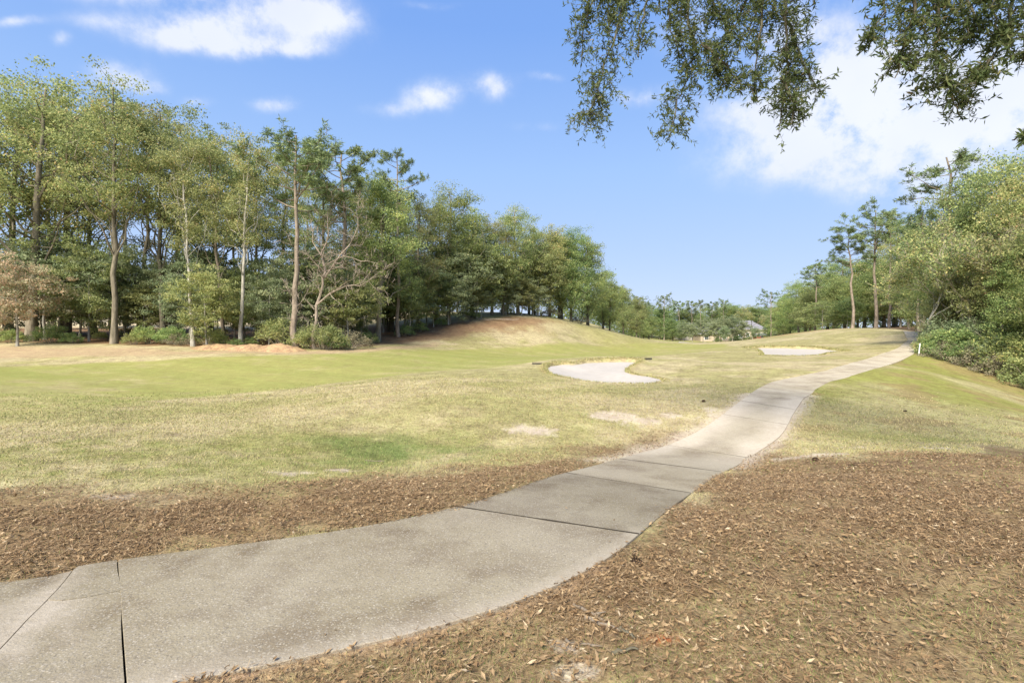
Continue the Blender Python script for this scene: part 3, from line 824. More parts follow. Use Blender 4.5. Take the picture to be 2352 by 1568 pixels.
def gen_broad(key, seed, H, prof, t0, n_limbs, per_limb, n_leaf, lsize, clump, r0, leafmat, barkmat, rise=.45, flat=.6, aspect=.55, lean=0.0, fork=False, name='oak_tree', thin_top=.12, inner=.0, low_end=None):
    """prof: [(height fraction, crown radius as fraction of H)]"""
    rg = np.random.default_rng(seed)
    tr, br, cr_ = Acc(), Acc(), Acc()
    ph, prd = zip(*prof)
    Rf = lambda f: np.interp(f, ph, prd) * H
    az0 = rg.uniform(0, 6.28)
    top = np.array([lean * H + rg.normal() * .02 * H, rg.normal() * .02 * H, H * .93])
    mid = top * .5 + np.array([rg.normal() * .008 * H, rg.normal() * .008 * H, 0])
    tp = wob(bez(np.zeros(3), mid, top, 12), .0028 * H, rg)
    tp = np.vstack([[0, 0, -.25], tp])
    hf = np.clip(tp[:, 2] / H, 0, 1)
    trad = r0 * (1 - hf * .92) ** .8
    trad[0] *= 1.55; trad[1] *= 1.35
    tube(tr, tp, trad, 8)
    at = lambda f: np.array([np.interp(f * H, tp[:, 2], tp[:, k]) for k in range(3)])
    cen = []
    for i in range(n_limbs):
        f0 = t0 + (0.86 - t0) * (i + rg.uniform(0, .8)) / n_limbs
        az = az0 + i * 2.4 + rg.normal() * .3
        f1 = min(.97, f0 + rise * (1 - f0) * rg.uniform(.5, 1.15) + .02)
        if low_end is not None and f0 < low_end: f1 = f0 + rg.uniform(-.10, .08)
        rd = Rf(f1) * rg.uniform(.62, 1.05)
        p0 = at(f0)
        p2 = np.array([math.cos(az) * rd + p0[0] * .5, math.sin(az) * rd + p0[1] * .5, f1 * H])
        p1 = p0 + (p2 - p0) * .45 + np.array([0, 0, (p2[2] - p0[2]) * -.10 + .03 * H * rg.normal()])
        lb = wob(bez(p0, p1, p2, 8), .008 * H, rg)
        rb = r0 * (1 - f0 * .85) * rg.uniform(.32, .5)
        tube(br, lb, np.linspace(rb, rb * .15, 8), 5)
        for k in range(per_limb):
            tt = rg.uniform(.28 - inner * .2, 1.0) ** .8
            j = tt * 7; j0 = int(min(6, j)); b0 = lb[j0] + (lb[j0 + 1] - lb[j0]) * (j - j0)
            c = b0 + unit(rg.normal(size=3)) * clump * rg.uniform(.5, 1.9) * np.array([1, 1, .8])
            rr_ = math.hypot(c[0], c[1])
            lim = Rf(np.clip(c[2] / H, 0, 1)) * 1.12 + .02 * H
            if rr_ > lim: c[:2] *= lim / rr_
            tube(br, bez(b0, (b0 + c) / 2 + rg.normal(size=3) * .2 * clump, c, 4), np.linspace(rb * .28, rb * .08, 4), 3)
            cen.append(c)
    for k in range(max(2, int(n_limbs * thin_top * 4))):
        b0 = at(rg.uniform(.78, .93)); c = b0 + rg.normal(size=3) * clump * 1.0 + np.array([0, 0, clump * rg.uniform(.2, 1.2)])
        c[2] = min(c[2], H * .985)
        tube(br, np.array([b0, (b0 + c) / 2 + rg.normal(size=3) * .1, c]), np.array([.02, .015, .008]) * H / 20, 3)
        cen.append(c)
    cen = np.array(cen)
    per = n_leaf // len(cen)
    for c in cen:
        n = max(6, int(per * rg.uniform(.45, 1.6)))
        cs = clump * rg.uniform(.6, 1.3)
        off_ = unit(rg.normal(size=(n, 3))) * (rg.uniform(0, 1, (n, 1)) ** .55) * cs * np.array([1, 1, flat])
        base = rg.uniform(-.18, .18)
        r = np.clip(rg.normal(.5 + base, .2, n), 0, 1)
        leaves(cr_, c + off_, lsize, rg, aspect, .1, None, .25, r)
    finish(key, name, H, [('trunk', tr.mesh('trunk', barkmat, True), None), ('branches', br.mesh('branches', barkmat), None), ('crown', cr_.mesh('crown', leafmat), 'stuff')])

def gen_pine(key, seed, H, t0, n_limbs, n_tuft, spread, r0, crownshape=.5, dens=26, nlen=.5, lean=0.0):
    rg = np.random.default_rng(seed)
    tr, br, cr_ = Acc(), Acc(), Acc()
    top = np.array([lean * H, 0, H * .97])
    tp = wob(bez(np.zeros(3), np.array([lean * H * .3 + rg.normal() * .01 * H, rg.normal() * .01 * H, H * .5]), top, 12), .004 * H, rg)
    tp = np.vstack([[0, 0, -.25], tp])
    hf = np.clip(tp[:, 2] / H, 0, 1)
    rad = r0 * (1 - hf * .8); rad[0] *= 1.3; rad[1] *= 1.2
    tube(tr, tp, rad, 8)
    at = lambda f: np.array([np.interp(f * H, tp[:, 2], tp[:, k]) for k in range(3)])
    tips = []
    for i in range(n_limbs):
        f0 = t0 + (.95 - t0) * ((i + rg.uniform(0, .9)) / n_limbs)
        az = i * 2.4 + rg.normal() * .5
        g = (f0 - t0) / (1 - t0)
        rd = spread * H * (math.sin(math.pi * (.18 + .68 * g ** crownshape)) ** .8) * rg.uniform(.55, 1.1)
        p0 = at(f0)
        p2 = p0 + np.array([math.cos(az) * rd, math.sin(az) * rd, rd * rg.uniform(.1, .75)])
        p2[2] = min(p2[2], H)
        p1 = p0 + (p2 - p0) * .5 + np.array([0, 0, -.08 * rd + rg.normal() * .1 * rd])
        lb = wob(bez(p0, p1, p2, 7), .02 * rd, rg)
        rb = r0 * .30 * (1.1 - g * .6)
        tube(br, lb, np.linspace(rb, rb * .25, 7), 5)
        for k in range(n_tuft):
            tt = rg.uniform(.35, 1) ** .7 * 6; j0 = int(min(5, tt)); b0 = lb[j0] + (lb[j0 + 1] - lb[j0]) * (tt - j0)
            c = b0 + unit(rg.normal(size=3) + np.array([0, 0, .5])) * rd * rg.uniform(.1, .36)
            tube(br, bez(b0, (b0 + c) / 2 - np.array([0, 0, .08]), c, 4), np.linspace(rb * .3, rb * .12, 4), 3)
            tips.append((c, unit(c - b0 + np.array([0, 0, .4 * np.linalg.norm(c - b0)]))))
            tips.append(((c + b0) / 2 + rg.normal(size=3) * .12, unit(rg.normal(size=3) + np.array([0, 0, 1.]))))
    for c, d in tips:
        n = int(dens * rg.uniform(.6, 1.4))
        dirs = unit(d[None] * .8 + unit(rg.normal(size=(n, 3))))
        P = c + dirs * nlen * rg.uniform(.25, .75, (n, 1)) + rg.normal(size=(n, 3)) * nlen * .25
        r = np.clip(rg.normal(.5 + rg.uniform(-.15, .15), .22, n), 0, 1)
        leaves(cr_, P, nlen, rg, .17, 0, dirs, .1, r)
    finish(key, 'pine_tree', H, [('trunk', tr.mesh('trunk', 'bark_pine', True), None), ('branches', br.mesh('branches', 'bark_pine'), None), ('crown', cr_.mesh('crown', 'pine_needle'), 'stuff')])

def gen_bare(key, seed, H, r0, mat, levels=5, spread=.6, name='bare_tree', leafn=0, leafmat='dry_leaf', forks=None, minr=.006, first=.3, kids=(2, 4)):
    rg = np.random.default_rng(seed)
    tr, br, cr_ = Acc(), Acc(), Acc()
    lp_ = []
    def grow(p, d, L, r, lev, acc_):
        n = 5
        pts = [p]
        dd = d.copy()
        for i in range(n - 1):
            dd = unit(dd + rg.normal(size=3) * .16 + np.array([0, 0, .06]))
            pts.append(pts[-1] + dd * L / (n - 1))
        pts = np.array(pts)
        tube(acc_, pts, np.linspace(r, r * .62, n), 7 if lev == 0 else (5 if lev < 3 else 3))
        if lev >= levels:
            lp_.append(pts[-1]); return
        k = rg.integers(*kids) + (1 if lev > 1 else 0)
        for j in range(k):
            f = rg.uniform(.35, 1) if (lev > 0 and j > 0) else 1.0
            b0 = pts[0] + (pts[-1] - pts[0]) * f if f == 1 else pts[min(n - 1, int(f * n))]
            side = unit(np.cross(dd, rg.normal(size=3)))
            nd = unit(dd + side * spread * rg.uniform(.7, 1.5))
            grow(b0, nd, L * rg.uniform(.55, .85), max(minr, r * (.62 if j == 0 else .45)), lev + 1, br)
    if forks:
        tp = np.array(forks['trunk']) * H
        tube(tr, tp, np.linspace(r0 * 1.25, r0 * .8, len(tp)), 8)
        for pts, rf in forks['limbs']:
            pts = np.array(pts) * H
            m_ = []
            for a, b in zip(pts[:-1], pts[1:]): m_.extend([a, a * .5 + b * .5 + rg.normal(size=3) * .006 * H])
            m_.append(pts[-1]); m_ = np.array(m_)
            rads = np.linspace(r0 * rf, r0 * rf * .25, len(m_))
            tube(br, m_, rads, 6)
            for j in range(1, len(m_)):
                for q in range(1 + (j > 2)):
                    dd = unit(m_[j] - m_[j - 1])
                    nd = unit(dd * .6 + unit(rg.normal(size=3)) * 1.0)
                    grow(m_[j], nd, H * rg.uniform(.05, .12), rads[j] * .5, 2, br)
    else:
        grow(np.array([0, 0, -.2]), np.array([rg.normal() * .06, rg.normal() * .06, 1.]), H * first, r0, 0, tr)
    parts = [('trunk', tr.mesh('trunk', mat, True), None), ('branches', br.mesh('branches', mat), None)]
    allv = np.vstack(br.v)
    if leafn:
        P = allv[rg.integers(0, len(allv), leafn)] + rg.normal(size=(leafn, 3)) * .12
        P = P[P[:, 2] > H * .12]
        leaves(cr_, P, .13, rg)
        parts.append(('crown', cr_.mesh('crown', leafmat), 'stuff'))
    finish(key, name, float(allv[:, 2].max()), parts)

def gen_shrub(key, seed, H, Wd, n_clump, n_leaf, lsize, clump, leafmat, name='shrub', stems=7, twig=.0):
    rg = np.random.default_rng(seed)
    br, cr_ = Acc(), Acc()
    cen = []
    for k in range(n_clump):
        az, rd = rg.uniform(0, 6.28), math.sqrt(rg.uniform(0, 1)) * Wd
        hmax = H * math.sqrt(max(.05, 1 - (rd / Wd) ** 2 * .9)) * rg.uniform(.75, 1.0)
        c = np.array([math.cos(az) * rd, math.sin(az) * rd, hmax * rg.uniform(.12, 1) ** .6])
        cen.append(c)
        b0 = np.array([c[0] * .25, c[1] * .25, -.1])
        if k < stems * 4:
            tube(br, wob(bez(b0, np.array([c[0] * .5, c[1] * .5, c[2] * .7]), c * (1 + twig * rg.uniform(0, .35)), 6), .02 * H, rg), np.linspace(.022, .006, 6) * H / 2, 4)
    per = n_leaf // n_clump
    for c in cen:
        n = max(6, int(per * rg.uniform(.5, 1.5)))
        off_ = unit(rg.normal(size=(n, 3))) * (rg.uniform(0, 1, (n, 1)) ** .5) * clump * rg.uniform(.6, 1.3) * np.array([1, 1, .75])
        P = c + off_; P[:, 2] = np.abs(P[:, 2]) + .02
        r = np.clip(rg.normal(.5 + rg.uniform(-.2, .2), .2, n), 0, 1)
        leaves(cr_, P, lsize, rg, .5, .1, None, .25, r)
    finish(key, name, H, [('branches', br.mesh('branches', 'twig_grey'), None), ('crown', cr_.mesh('crown', leafmat), 'stuff')])

# kinds of tree found here
gen_broad('oak_a', 11, 20, [(0, .05), (.25, .18), (.45, .27), (.65, .28), (.85, .22), (1, .07)], .20, 22, 7, 19000, .165, 1.05, .30, 'oak_olive', 'bark_oak', rise=.5)
gen_broad('oak_b', 12, 20, [(0, .05), (.3, .15), (.55, .22), (.75, .22), (.9, .15), (1, .05)], .24, 21, 6, 15500, .165, .95, .21, 'oak_olive', 'bark_oak', rise=.5)
gen_broad('oak_c', 13, 20, [(0, .05), (.3, .11), (.6, .17), (.8, .18), (.92, .13), (1, .04)], .28, 19, 6, 13000, .165, .9, .18, 'oak_bronze', 'bark_pale', rise=.55)
gen_broad('oak_d', 14, 18, [(0, .06), (.2, .2), (.45, .31), (.7, .29), (.88, .19), (1, .06)], .18, 24, 8, 22000, .17, 1.1, .28, 'oak_green', 'bark_oak', rise=.4)
gen_broad('ever_a', 15, 14, [(0, .2), (.08, .34), (.35, .40), (.65, .32), (.85, .2), (1, .05)], .06, 28, 12, 32000, .175, 1.1, .26, 'evergreen', 'bark_dark', rise=.25, name='evergreen_tree', inner=.5)
gen_broad('ever_b', 16, 14, [(0, .15), (.1, .27), (.4, .31), (.7, .25), (.9, .14), (1, .04)], .06, 26, 12, 28000, .175, 1.0, .24, 'oak_green', 'bark_dark', rise=.3, name='evergreen_tree', inner=.5)
gen_broad('under_a', 17, 7, [(0, .1), (.3, .5), (.5, .68), (.75, .6), (.92, .4), (1, .1)], .22, 22, 12, 15000, .17, .7, .10, 'pale_green', 'bark_pale', rise=.12, flat=.33, name='understory_tree', low_end=.9)
gen_broad('under_b', 18, 7, [(0, .1), (.3, .3), (.5, .42), (.75, .42), (.92, .3), (1, .1)], .22, 20, 11, 13000, .17, .62, .09, 'lime', 'bark_pale', rise=.25, flat=.45, name='understory_tree')
gen_pine('pine_a', 21, 24, .62, 20, 7, .21, .28, .6, 30, .42)
gen_pine('pine_b', 22, 24, .60, 22, 8, .18, .26, .5, 30, .42, .03)
gen_pine('pine_c', 23, 24, .70, 14, 6, .16, .25, .5, 26, .40, -.02)
gen_shrub('shrub_a', 31, 1.8, 1.5, 60, 5200, .11, .38, 'evergreen')
gen_shrub('shrub_b', 32, 2.6, 1.8, 60, 4600, .12, .45, 'lime', twig=1.0)
gen_shrub('shrub_c', 33, 1.3, 1.7, 46, 3000, .10, .34, 'dry_leaf', stems=11, twig=1.5)
gen_bare('bare_a', 41, 11, .11, 'twig_grey', 6, .5, leafn=5500, leafmat='oak_olive', first=.27)
gen_bare('bare_b', 42, 9, .09, 'twig_grey', 6, .55, leafn=6000, leafmat='lime', first=.25)
gen_bare('dead', 43, 13, .16, 'bark_dead', 4, .75, name='dead_tree', minr=.014,
         forks={'trunk': [(0, 0, -.02), (-.01, 0, .1), (.015, 0, .2), (.01, .01, .31)],
                'limbs': [([(.01, .01, .31), (.06, 0, .45), (.07, .02, .55), (.05, 0, .68), (.10, .0, .82), (.09, .01, .97)], .75),
                          ([(.01, .01, .31), (.12, -.03, .39), (.24, -.05, .44), (.33, -.04, .44), (.44, -.03, .52)], .6),
                          ([(.065, .01, .50), (.16, -.04, .60), (.26, -.05, .72), (.32, -.04, .86), (.30, 0, .96)], .55),
                          ([(.08, .02, .6), (.2, .02, .66), (.33, 0, .62), (.45, -.05, .60)], .4),
                          ([(.0, 0, .28), (-.06, -.03, .36), (-.1, -.06, .30), (-.13, -.08, .40)], .35),
                          ([(.05, .0, .66), (-.02, .02, .76), (0, .02, .88)], .4),
                          ([(.07, .02, .54), (0, -.03, .62), (-.05, -.05, .66)], .35)]})

ORD = 'first second third fourth fifth sixth seventh eighth ninth tenth eleventh twelfth thirteenth fourteenth fifteenth sixteenth seventeenth eighteenth nineteenth twentieth'.split()
PLACED = []
def put(key, px, d, top=None, H=None, rz=None, label=None, desc=None, zone=None, group=None, cat='tree', leafmat=None, barkmat=None, wid=1.0, sink=0.0, name=None):
    nm, H0, parts = PROTO[key]
    if px < 1380 and d < 100: d = max(d, float(np.interp(px, [780, 850, 900, 1000, 1100, 1200, 1300, 1380], [0, 44, 50, 57, 62.5, 68, 73, 80])) + .15 * (d - 40))
    x, y = (px - CX) / F * d, d
    z = float(T(x, y)[0]) - sink
    if H is None: H = CAMH + (CY - top) / F * d - z
    s = H / H0
    root = link(name or nm, None, None, None, (x, y, z), rng.uniform(0, 6.28) if rz is None else rz)
    root.scale = (s * wid, s * wid, s)
    for pn, me, kd in parts:
        o = link(pn, me, root)
        if kd: o['kind'] = kd
        mt = leafmat if pn == 'crown' else barkmat
        if mt:
            o.material_slots[0].link = 'OBJECT'
            o.material_slots[0].material = MATS[mt]
    root['category'] = cat
    if label: root['label'] = label
    if group: root['group'] = group
    if not label: PLACED.append((desc, zone, px, root))
    return root

GL_, GR_, GF_ = 'trees of the left wood', 'trees of the right wood', 'trees of the far treeline'
# ---- left wood, front edge
FL = 'along the front edge of the left wood'
put('oak_a', 72, 41, 150, wid=1.15, rz=.4, label='large spreading olive oak with thick forked limbs at the far left', group=GL_)
put('under_b', 40, 37.5, 582, leafmat='orange_leaf', label='small tree with orange brown leaves at the left picture edge', group=GL_)
put('oak_b', 262, 39.5, 168, label='tall olive oak with bare lower trunk, second large oak from the left', group=GL_, barkmat='bark_oak')
put('oak_b', 375, 42, 222, rz=2.0, leafmat='oak_olive', barkmat='bark_dark', label='dark trunked oak with a fork, behind the leafy left gap', group=GL_)
put('oak_c', 443, 38, 300, barkmat='bark_pale', label='oak with a thick pale grey lower trunk, left of the leaf mounds', group=GL_)
put('oak_c', 516, 40.5, 300, rz=1.0, barkmat='bark_pine', leafmat='oak_olive', label='oak with a slim straight brown trunk between two pale trunks', group=GL_)
put('oak_c', 553, 38.5, 305, rz=3.0, barkmat='bark_pale', label='pale trunked oak standing behind the middle leaf mound', group=GL_)
put('pine_a', 680, 38, 275, rz=.9, wid=1.35, label='tall pine with bare reddish trunk, tallest of the left wood', group=GL_)
put('dead', 722, 38, 415, rz=0.0, label='bare dead tree with pinkish grey forked limbs', group=GL_)
put('pine_b', 785, 45, 330, wid=1.5, label='bushy dark pine right behind the bare dead tree', group=GL_)
put('pine_c', 915, 51, 345, label='pine with a sparse open top rising above its neighbours', group=GL_)
put('oak_d', 1030, 53, 420, leafmat='oak_green', wid=1.05, label='broad green oak with stout trunk above the red leafy slope', group=GL_)
put('oak_d', 1190, 60, 470, leafmat='oak_olive', label='olive oak with a long bare trunk on the left hilltop', group=GL_)
put('under_a', 1030, 49, 618, wid=.9, label='wide grey green understory tree in flat layers under the broad oak', group=GL_)
put('under_a', 1105, 54, 635, wid=.8, leafmat='pale_green', label='second grey green layered understory tree, above the round bush', group=GL_)
put('under_a', 618, 40, 612, wid=.62, leafmat='pale_green', label='pale green layered small tree above the right leaf mounds', group=GL_)
put('under_b', 475, 37.5, 610, leafmat='lime', label='yellow green small tree beside the thick pale trunk', group=GL_)
put('under_a', 185, 50, 575, wid=.75, leafmat='lime', label='light green small tree in the gap beside the big left oak', group=GL_)
put('under_b', 940, 50, 630, leafmat='lime', label='yellow green small tree right of the bare dead tree', group=GL_)
put('under_b', 1235, 60, 560, wid=1.0, leafmat='lime', label='drooping yellowish tree on top of the left hill', group=GL_)
put('ever_a', 1312, 65, 520, wid=.8, leafmat='evergreen', label='dense dark green tree leafy to the ground on the hilltop', group=GL_)
put('ever_b', 1350, 72, 545, wid=.9, leafmat='oak_green', label='dense green tree at the right end of the left hilltop', group=GL_)
put('ever_b', 1262, 68, 515, wid=.8, leafmat='oak_olive', label='tall olive evergreen between the hilltop oak and the dark tree', group=GL_)
put('ever_b', 1400, 92, 645, leafmat='oak_green', label='green tree at the foot of the left hill', group=GL_)
put('ever_b', 1432, 108, 655, leafmat='oak_olive', label='olive tree where the left wood meets the far treeline', group=GL_)
put('ever_b', 1462, 125, 680, leafmat='lime', label='yellow green tree at the right tip of the left wood', group=GL_)
for i, (px, d, top, lm) in enumerate([(1085, 66, 640, 'oak_green'), (1130, 70, 600, 'oak_olive'), (1165, 72, 590, 'lime'), (1215, 76, 560, 'oak_green'), (1285, 78, 540, 'oak_green'), (1385, 92, 610, 'oak_green'), (960, 62, 620, 'oak_green'), (890, 57, 610, 'evergreen'), (820, 50, 620, 'oak_green')]):
    put(['ever_b', 'ever_a'][i % 2], px, d, top, desc='tree leafy to the ground', zone='on the hill of the left wood', group=GL_, leafmat=lm, wid=.9)
# skyline of the left wood
SKX = [-300, 0, 130, 200, 270, 380, 450, 520, 600, 690, 780, 860, 915, 960, 1050, 1130, 1200, 1270, 1340, 1375, 1400]
SKY_ = [130, 152, 152, 190, 172, 228, 292, 292, 318, 340, 350, 395, 400, 425, 422, 462, 478, 518, 532, 590, 650]
rg = np.random.default_rng(99)
B_ROW = [(-160, 40), (-60, 42), (18, 46), (150, 47), (215, 50), (318, 47), (410, 50), (482, 47), (592, 47), (640, 51), (745, 50), (830, 53), (868, 48), (900, 57), (960, 55), (1000, 62), (1085, 64), (1130, 66), (1155, 60), (1225, 76), (1290, 80)]
for i, (px, d) in enumerate(B_ROW):
    key = ['oak_b', 'oak_c', 'oak_a', 'oak_d'][i % 4] if px < 800 else ['oak_d', 'ever_b', 'oak_a'][i % 3]
    lm = [None, 'oak_bronze', 'oak_green', 'oak_olive'][rg.integers(0, 4)]
    put(key, px, d, np.interp(px, SKX, SKY_) + rg.uniform(5, 55), desc='oak with brown trunk', zone='in the second row of the left wood', group=GL_, leafmat=lm, barkmat=['bark_oak', 'bark_dark', 'bark_oak'][i % 3])
C_ROW = [(-110, 60), (120, 62), (290, 64), (540, 62), (700, 62), (850, 66), (930, 70), (1050, 76)]
for i, (px, d) in enumerate(C_ROW):
    put(['oak_c', 'oak_b', 'pine_c'][i % 3], px, d, np.interp(px, SKX, SKY_) + rg.uniform(40, 110), desc='slim dark tree', zone='in the back row of the left wood', group=GL_, barkmat='bark_dark', leafmat=None if i % 3 == 2 else 'oak_green')
# low layer under the wood
for i in range(34):
    px = -60 + i * 39 + rg.uniform(-16, 16)
    d = rg.uniform(41, 47) if px < 820 else rg.uniform(52, 60)
    put(['under_b', 'under_a'][i % 2], px, d, rg.uniform(530, 650), desc='bright understory tree', zone='between the trunks of the left wood', group='saplings in the left wood', leafmat=['lime', 'pale_green', 'lime', 'pale_green', 'pale_green'][i % 5], wid=[1.15, .75][i % 2])
for i, (px, d, top) in enumerate([(-40, 46, 560), (110, 56, 610), (230, 60, 600), (330, 54, 590), (400, 58, 600), (500, 56, 610), (560, 60, 615), (650, 56, 600), (760, 52, 610), (830, 50, 600), (880, 56, 590), (980, 62, 600), (1130, 66, 600), (1180, 72, 620)]):
    put(['under_b', 'under_a'][i % 2], px, d, top + rg.uniform(-15, 15), desc='leafy green sapling', zone='in the shade of the left wood', group='saplings in the left wood', leafmat=['lime', 'oak_green', 'evergreen', 'pale_green'][i % 4], wid=[1.0, .6][i % 2])
for i, (px, d, h, key, lm) in enumerate([(25, 40, 1.1, 'shrub_a', 'oak_green'), (118, 40, 1.5, 'shrub_a', 'evergreen'), (165, 39.5, .9, 'shrub_a', None), (310, 39, 1.0, 'shrub_a', 'lime'), (345, 39.5, 1.6, 'shrub_b', 'oak_green'), (395, 39, 1.4, 'shrub_a', 'evergreen'), (420, 38.5, .9, 'shrub_c', None),
                                         (480, 38.5, 1.6, 'shrub_b', 'oak_green'), (505, 38.5, .9, 'shrub_a', 'oak_green'), (540, 38, .7, 'shrub_a', 'evergreen'), (572, 39, .8, 'shrub_a', None), (655, 39, 2.6, 'shrub_b', 'lime'), (700, 38.5, 1.6, 'shrub_b', 'oak_olive'), (745, 38, 2.2, 'shrub_b', 'lime'),
                                         (770, 38.5, 1.3, 'shrub_a', 'evergreen'), (800, 40, 1.5, 'shrub_c', None), (845, 45, 1.1, 'shrub_a', 'oak_green'), (930, 50, 1.2, 'shrub_a', 'evergreen'), (965, 52, 1.1, 'shrub_a', 'oak_green'), (1010, 53, .9, 'shrub_a', None), (1075, 57, 1.7, 'shrub_a', 'evergreen'),
                                         (1165, 66, 1.2, 'shrub_a', 'oak_green'), (1255, 69, 1.5, 'shrub_c', None), (1330, 70, 1.2, 'shrub_c', None), (230, 44, .7, 'shrub_a', 'oak_green'), (610, 43, 1.0, 'shrub_c', None), (-60, 40, 1.4, 'shrub_a', None), (290, 46, 1.2, 'shrub_b', 'lime')]):
    put(key, px, d, H=h, desc={'shrub_a': 'low leafy green shrub', 'shrub_b': 'tall loose green shrub', 'shrub_c': 'dry straw coloured shrub'}[key], zone='at the foot of the left wood', group='shrubs at the foot of the left wood', cat='shrub', leafmat=lm)
# ---- right side: pines on the mound
put('pine_a', 2012, 79, 463, wid=1.25, rz=2.2, label='tallest straight pine on the right mound with wide umbrella crown', group=GR_)
put('pine_b', 1958, 80, 520, rz=2.6, wid=1.35, label='pine left of the tallest one on the mound, lower limbs reaching left', group=GR_)
put('pine_c', 2042, 79, 480, wid=1.1, label='pine just right of the tallest pine on the mound', group=GR_)
put('oak_c', 2088, 72, 500, barkmat='bark_pine', leafmat='oak_green', label='tree with bare brown trunk at the top end of the path', group=GR_)
put('pine_b', 1872, 97, 603, rz=.5, wid=1.25, label='pine at the left foot of the right mound, leaning crown', group=GR_)
put('pine_a', 1772, 140, 662, rz=1.2, wid=1.25, label='lone small pine standing between the far houses and the right mound', group=GR_)
put('pine_c', 2185, 52, 356, wid=1.6, label='pine with open branching top above the right wood', group=GR_)
put('pine_b', 2110, 58, 480, label='shorter pine crown just left of the open topped pine', group=GR_)
R_MID = [('oak_d', 1835, 125, 640, 'oak_green'), ('ever_b', 1900, 112, 615, 'oak_green'), ('ever_b', 1800, 150, 690, 'oak_olive'), ('oak_d', 1940, 108, 590, 'evergreen'), ('ever_b', 1985, 106, 585, 'oak_green'), ('oak_d', 2055, 100, 520, 'oak_olive'), ('ever_a', 2090, 92, 560, 'oak_green'),
         ('under_a', 1890, 95, 690, 'lime'), ('under_a', 2068, 90, 640, 'lime'), ('under_b', 1945, 92, 680, 'oak_green'), ('ever_b', 2010, 108, 600, 'oak_green'), ('ever_b', 1860, 105, 665, 'lime'), ('under_b', 2115, 62, 640, 'oak_green'), ('oak_d', 2120, 68, 500, 'oak_olive'), ('ever_a', 1850, 118, 650, 'oak_green'), ('ever_a', 1915, 104, 625, 'lime'), ('ever_a', 2030, 94, 590, 'oak_green'), ('ever_a', 1970, 96, 640, 'oak_green'), ('ever_a', 1815, 135, 675, 'oak_green')]
for k, px, d, top, lm in R_MID:
    put(k, px, d, top, desc='leafy tree', zone='behind the pines of the right mound', group=GR_, leafmat=lm, wid=1.25)
# ---- right wood, dense edge beside the path
put('ever_a', 2205, 42, 400, wid=.85, leafmat='oak_olive', label='big olive tree in the right wood below the open topped pine', group=GR_)
put('ever_a', 2300, 38, 345, wid=.9, leafmat='oak_olive', rz=1.0, label='tallest leafy tree at the right picture edge', group=GR_)
put('oak_d', 2400, 34, 330, leafmat='oak_olive', label='oak whose crown leans in at the right picture edge', group=GR_)
put('ever_b', 2172, 47, 520, leafmat='oak_green', label='green tree at the left end of the right wood', group=GR_)
put('bare_b', 2136, 35.5, 600, barkmat='bark_pale', label='young tree with thin pale forked stem beside the path', group=GR_)
put('bare_a', 2235, 34, 470, label='brown twiggy bare tree in front of the right wood', group=GR_, rz=1.0)
put('bare_a', 2180, 36, 540, rz=2.5, label='twiggy bare tree left of the larger brown bare one', group=GR_)
put('bare_b', 2310, 31, 520, rz=.6, label='lightly leafed slender tree near the right picture edge', group=GR_)
put('bare_a', 2290, 35, 500, rz=4.0, label='bare twiggy tree right of the larger brown bare one', group=GR_)
for i, (k, px, d, top, lm) in enumerate([('ever_b', 2162, 36.5, 655, 'lime'), ('ever_b', 2185, 39, 560, 'oak_green'), ('ever_a', 2235, 36, 590, 'pale_green'), ('ever_b', 2300, 33, 570, 'lime'), ('ever_a', 2370, 30, 580, 'oak_green'), ('ever_b', 2340, 36, 450, 'oak_olive'), ('ever_b', 2250, 40, 500, 'oak_green'), ('ever_a', 2460, 28, 480, 'oak_green'), ('ever_a', 2560, 27, 450, 'oak_olive'), ('ever_b', 2700, 24, 500, 'oak_green')]):
    put(k, px, d, top, desc='small dense tree', zone='in the front of the right wood', group=GR_, leafmat=lm, wid=1.05)
for i, (px, d, h, key, lm) in enumerate([(2148, 34.2, 1.2, 'shrub_a', 'oak_green'), (2152, 34, 1.7, 'shrub_b', 'oak_olive'), (2160, 33.2, 1.4, 'shrub_a', 'evergreen'), (2182, 32.3, 1.2, 'shrub_c', None), (2200, 32.5, 2.2, 'shrub_a', 'evergreen'), (2222, 31, 1.2, 'shrub_c', None), (2245, 31, 2.4, 'shrub_b', 'oak_green'),
                                         (2262, 29.8, 1.1, 'shrub_c', None), (2285, 30, 2.0, 'shrub_a', 'pale_green'), (2300, 28.8, 1.1, 'shrub_c', None), (2325, 29, 2.4, 'shrub_a', 'oak_green'), (2345, 27.6, 1.1, 'shrub_b', 'lime'), (2375, 27, 1.8, 'shrub_a', 'lime'), (2410, 26, 1.4, 'shrub_b', 'lime'), (2460, 25, 1.6, 'shrub_a', None), (2540, 23, 1.5, 'shrub_b', None),
                                         (2210, 34, 3.0, 'shrub_b', 'pale_green'), (2270, 32.5, 3.2, 'shrub_b', 'pale_green'), (2345, 30, 3.0, 'shrub_b', 'oak_green')]):
    put(key, px, d, H=h, desc={'shrub_a': 'leafy green shrub', 'shrub_b': 'loose tall green shrub', 'shrub_c': 'brown brushy shrub'}[key], zone='along the edge of the right wood', group='shrubs along the right wood', cat='shrub', leafmat=lm)
